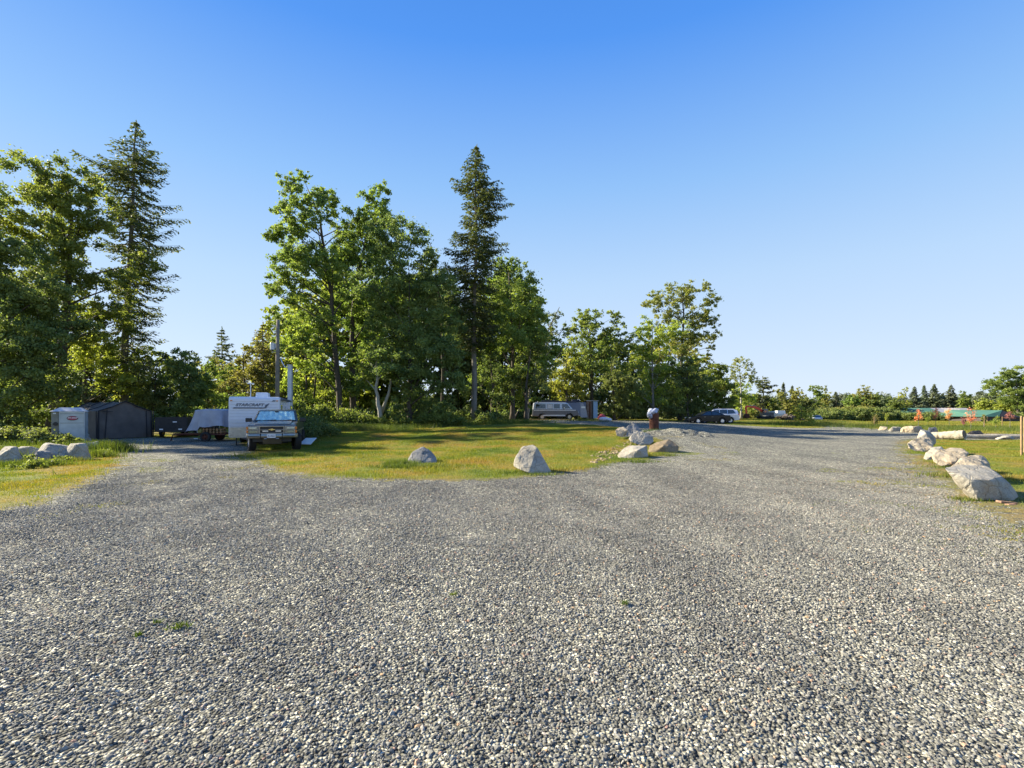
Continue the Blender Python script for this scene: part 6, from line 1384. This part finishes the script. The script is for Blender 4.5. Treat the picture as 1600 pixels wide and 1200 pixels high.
def excavator():
    Y = 88.; s = Y / F; X = PX(1196, Y); z0 = gz(X, Y); root = thing('red_excavator', 'red excavator with its boom stretched to the left', 'excavator', (X, Y, z0)); RP = M('red machine paint', (.85, .06, .02), .45, var=.08, coat=.2)
    for q in (-.7, .7): MB().prism([(-1.1, .05), (1.1, .05), (1.3, .3), (1.1, .55), (-1.1, .55), (-1.3, .3)], q - .2, q + .2).build('track', BLK, root, bevel=.05)
    MB().box((.25, 0, .9), (1.9, 1.5, .6)).build('body', M('dark machine body', (.07, .075, .085), .5), root, bevel=.06); MB().box((-.25, -.35, 1.35), (.8, .7, .9)).build('cab', DGL, root, bevel=.04); MB().box((1.25, 0, 1.0), (.45, 1.5, .75)).build('counterweight', STL, root, bevel=.08)
    def arm(pts, w, nm): 
        m = MB(); m.prism(pts, -w, w); return m.build(nm, RP, root, bevel=.02)
    arm([(-.3, .95), (-.25, 1.15), (-.9, 1.95), (-1.9, 2.35), (-3.2, 2.35), (-3.2, 2.15), (-2.0, 1.95), (-1.0, 1.45)], .14, 'boom'); arm([(-3.0, 2.40), (-3.4, 2.50), (-3.75, 2.2), (-3.55, .9), (-3.35, .85), (-3.40, 2.0)], .12, 'stick')
    MB().prism([(-3.65, 1.0), (-3.2, .95), (-2.95, .5), (-3.2, .1), (-3.7, .15), (-3.8, .6)], -.35, .35).build('bucket', RUST, root, bevel=.02)
    m = MB(); m.tube([(-.7, 0, 1.1), (-1.9, 0, 1.8)], .06, 8); m.tube([(-1.7, 0, 2.36), (-3.0, 0, 2.46)], .05, 8); m.build('hydraulic_ram', CHR, root)
excavator()
X, Y = PX(1209, 93), 93.; z0 = gz(X, Y)
rt = thing('parked_pickup', 'dark pickup with a white canopy beyond the excavator', 'pickup truck', (X, Y, z0)); MB().prism([(1.9, .35), (2.0, .9), (-1.9, .95), (-1.9, .35)], -.85, .85).build('body', STL, rt, bevel=.05); MB().box((1.1, 0, 1.25), (1.6, 1.5, .65), top=(.9, .85)).build('canopy', WHT, rt, bevel=.04); MB().box((-.6, 0, 1.2), (1.2, 1.45, .5), top=(.7, .85)).build('cab', DGL, rt, bevel=.04)
for x in (-1.2, 1.2):
    for s in (-1, 1): wheel(rt, x, s * .78, .33, .33, .2, ALU, 5, side=s)
# dark scrap pile beyond the strip
mb = MB(); r = random.Random(31); X, Y = PX(1234, 80), 80.; z0 = gz(X, Y)
for k in range(26): mb.box((X + r.gauss(0, .9), Y + r.gauss(0, .4), z0 + r.uniform(.1, .75)), (r.uniform(.3, 1.2), r.uniform(.2, .5), r.uniform(.1, .3)), rz=r.uniform(0, 3), ry=r.uniform(-.5, .5))
tag(mb.build('scrap_pile', M('dark scrap', (.08, .065, .06), .8, var=.5, dirt=((.3, .2, .15), .5))), 'dark scrap pile left of the young roadside tree', 'scrap pile', kind='stuff')

# ------------------------------------------------------------------ logs, stakes, slab
def log(name, label, a, b, r0, r1, seed, mat=LOGM, group=None, arc=0):
    rr_ = random.Random(seed); a, b = Vector(a), Vector(b); n = 14; pts = []; rad = []
    for i in range(n + 1):
        t = i / n; p = a.lerp(b, t); p += Vector((rr_.gauss(0, .012), rr_.gauss(0, .012), rr_.gauss(0, .012) + arc * math.sin(math.pi * t))); pts.append(p); rad.append((r0 + (r1 - r0) * t) * rr_.uniform(.93, 1.07))
    o = MB().tube(pts, rad, 14).build(name, mat, smooth=False); return tag(o, label, 'log', group)
def on_ground(px, py, up): X, Y = G(px, py); return (X, Y, gz(X, Y) + up)
Z1, Z2 = on_ground(1455, 686, .22), on_ground(1507, 688, .34)
lg = log('cut_log', 'thick cut log with its sawn end facing right behind the boulders', Z1, Z2, .20, .30, 1)
ce = MB().ell((0, 0, 0), (.02, .26, .26), 12, 8); e = ce.build('sawn_end', RK['brown']); e.parent = lg; d = (Vector(Z2) - Vector(Z1)).normalized(); e.location = Vector(Z2) + d * .012; e.rotation_euler = d.to_track_quat('X', 'Z').to_euler()
log('long_log', 'long thin pale log lying along the gravel strip at far right', on_ground(1503, 685, .14), on_ground(1760, 687, .16), .15, .12, 2)
def stake(label, px, base, top, w, lean, Yv=None):
    X, Y = G(px, base)
    if Yv: X, Y = PX(px, Yv), Yv
    z0 = gz(X, Y); h = PZ(top, Y) - z0; o = MB().prism([(-w / 2, -.1), (w / 2, -.1), (w / 2 + lean, h - .02), (lean, h), (-w / 2 + lean, h - .03)], -w / 2, w / 2).build('wooden_stake', WD); o.location = (X, Y, z0); tag(o, label, 'stake', 'wooden stakes on the meadow')
stake('tallest near wooden stake at the right edge of the photo', 1596, 713, 650, .05, .0)
stake('second wooden stake leaning against the nearest one at the right edge', 1601, 707, 651, .06, .0, 20)
stake('left wooden post of the pair beyond the scrap pile', 1222, 652, 641, .2, 0, 96); stake('right wooden post of the pair beyond the scrap pile', 1226, 652, 641, .2, 0, 98)
stake('thin stake in the bushy sapling beside the road', 1366, 670, 650, .05, 0, 55); stake('stake before the gabled house beside the maroon sapling', 1566, 667, 651, .05, .0, 60); stake('thin stake beside the thin greenish sapling', 1538, 669, 650, .04, 0, 53)
X, Y = PX(1574, 9.0), 9.0
tag(MB().box((X, Y, gz(X, Y) + .03), (.30, .12, .035), rz=-.12, ry=.1).build('stone_slab', RK['brown'] if False else M('reddish slab', (.26, .16, .11), .8, var=.3, scale=12)), 'flat reddish slab on the gravel before the largest boulder', 'slab')
X, Y = PX(1584, 8.8), 8.85
tag(MB().box((X, Y, gz(X, Y) + .022), (.18, .07, .02), rz=.15).build('stone_slab', M('reddish chip', (.34, .19, .13), .8)), 'thin reddish chip just in front of the flat slab', 'slab')

# ------------------------------------------------------------------ far buildings
GRN = M('green metal roof', (.065, .16, .11), .6, .0, var=.15, scale=.6); GRY2 = M('grey metal roof', (.38, .36, .36), .45, .2, var=.1); WALL = M('dark boarded wall', (.06, .05, .05), .8, var=.2)
def barn(name, label, cat, x0, x1, Y, ztop, zeave, depth, mats, gable=False):
    X0, X1 = PX(x0, Y), PX(x1, Y); z0 = -.4; root = thing(name, label, cat, ((X0 + X1) / 2, Y + depth / 2, z0)); L = X1 - X0; ze, zt = PZ(zeave, Y) - z0, PZ(ztop, Y + depth / 2) - z0
    MB().box((0, 0, ze / 2), (L - .4, depth - .4, ze)).build('wall', WALL, root)
    k = len(mats)
    for i, (a, b, m) in enumerate(mats):
        xa, xb = -L / 2 + L * a, -L / 2 + L * b
        MB().add([(xa, -depth / 2, ze), (xb, -depth / 2, ze), (xb - (L * .12 if gable and b == 1 else 0), 0, zt), (xa + (L * .12 if a == 0 else 0), 0, zt), (xb, depth / 2, ze), (xa, depth / 2, ze)], [(0, 1, 2, 3), (3, 2, 4, 5), (0, 3, 5), (1, 4, 2), (0, 5, 4, 1)]).build('roof', m, root)
        mb = MB()
        for j in range(int((xb - xa) / .8)):
            x = xa + .4 + j * .8
            if x > xa + L * .12 and x < xb - L * .12: mb.tube([(x, -depth / 2, ze + .03), (x, 0, zt + .03)], .04, 4, False)
        if mb.v: mb.build('roof_rib', m, root)
    for j in range(5): MB().box((-L / 2 + L * (.1 + .2 * j), -depth / 2 + .19, ze * .6), (.9, .04, .8)).build('window', DGL, root)
    return root
barn('long_barn', 'long low barn with green and grey metal roof behind the hedge', 'barn', 1398, 1537, 116, 637.5, 647, 9, [(0, .58, GRN), (.58, 1, GRY2)])
def house():
    Y = 96.; x0, xg, x1 = PX(1533, Y), PX(1561, Y), PX(1598, Y); z0 = -.4; root = thing('gabled_house', 'house with green roof slope and dark gable facing right', 'house', (0, 0, z0))
    ze = PZ(651, Y) - z0; zt = PZ(641, Y) - z0; D = 9
    # ridge runs along the line of sight; green slope faces left
    r0 = PX(1574, Y)
    MB().add([(x0, Y, ze), (xg, Y, ze), (r0, Y + 1, zt), (PX(1545, Y), Y + D, zt + .15), (x0 - 1, Y + D, ze)], [(0, 1, 2, 3), (0, 3, 4)]).build('roof', GRN, root)
    MB().add([(xg + .1, Y, ze), (x1, Y, ze - .2), (x1, Y + D, ze - .2), (r0, Y + D, zt), (r0, Y + 1, zt - .02)], [(4, 1, 2, 3), (0, 1, 4)]).build('roof', M('dark shingle', (.05, .045, .05), .8), root)
    MB().box(((x0 + x1) / 2, Y + D / 2, ze / 2 - .1), (x1 - x0 - .5, D - .6, ze - .2)).build('wall', WALL, root); MB().box((x0 + 1.2, Y - .0, ze * .5), (.16, .16, ze)).build('porch_post', WD, root); MB().box((x0 + 3, Y + .27, ze * .6), (1.0, .05, .8)).build('window', DGL, root)
house()
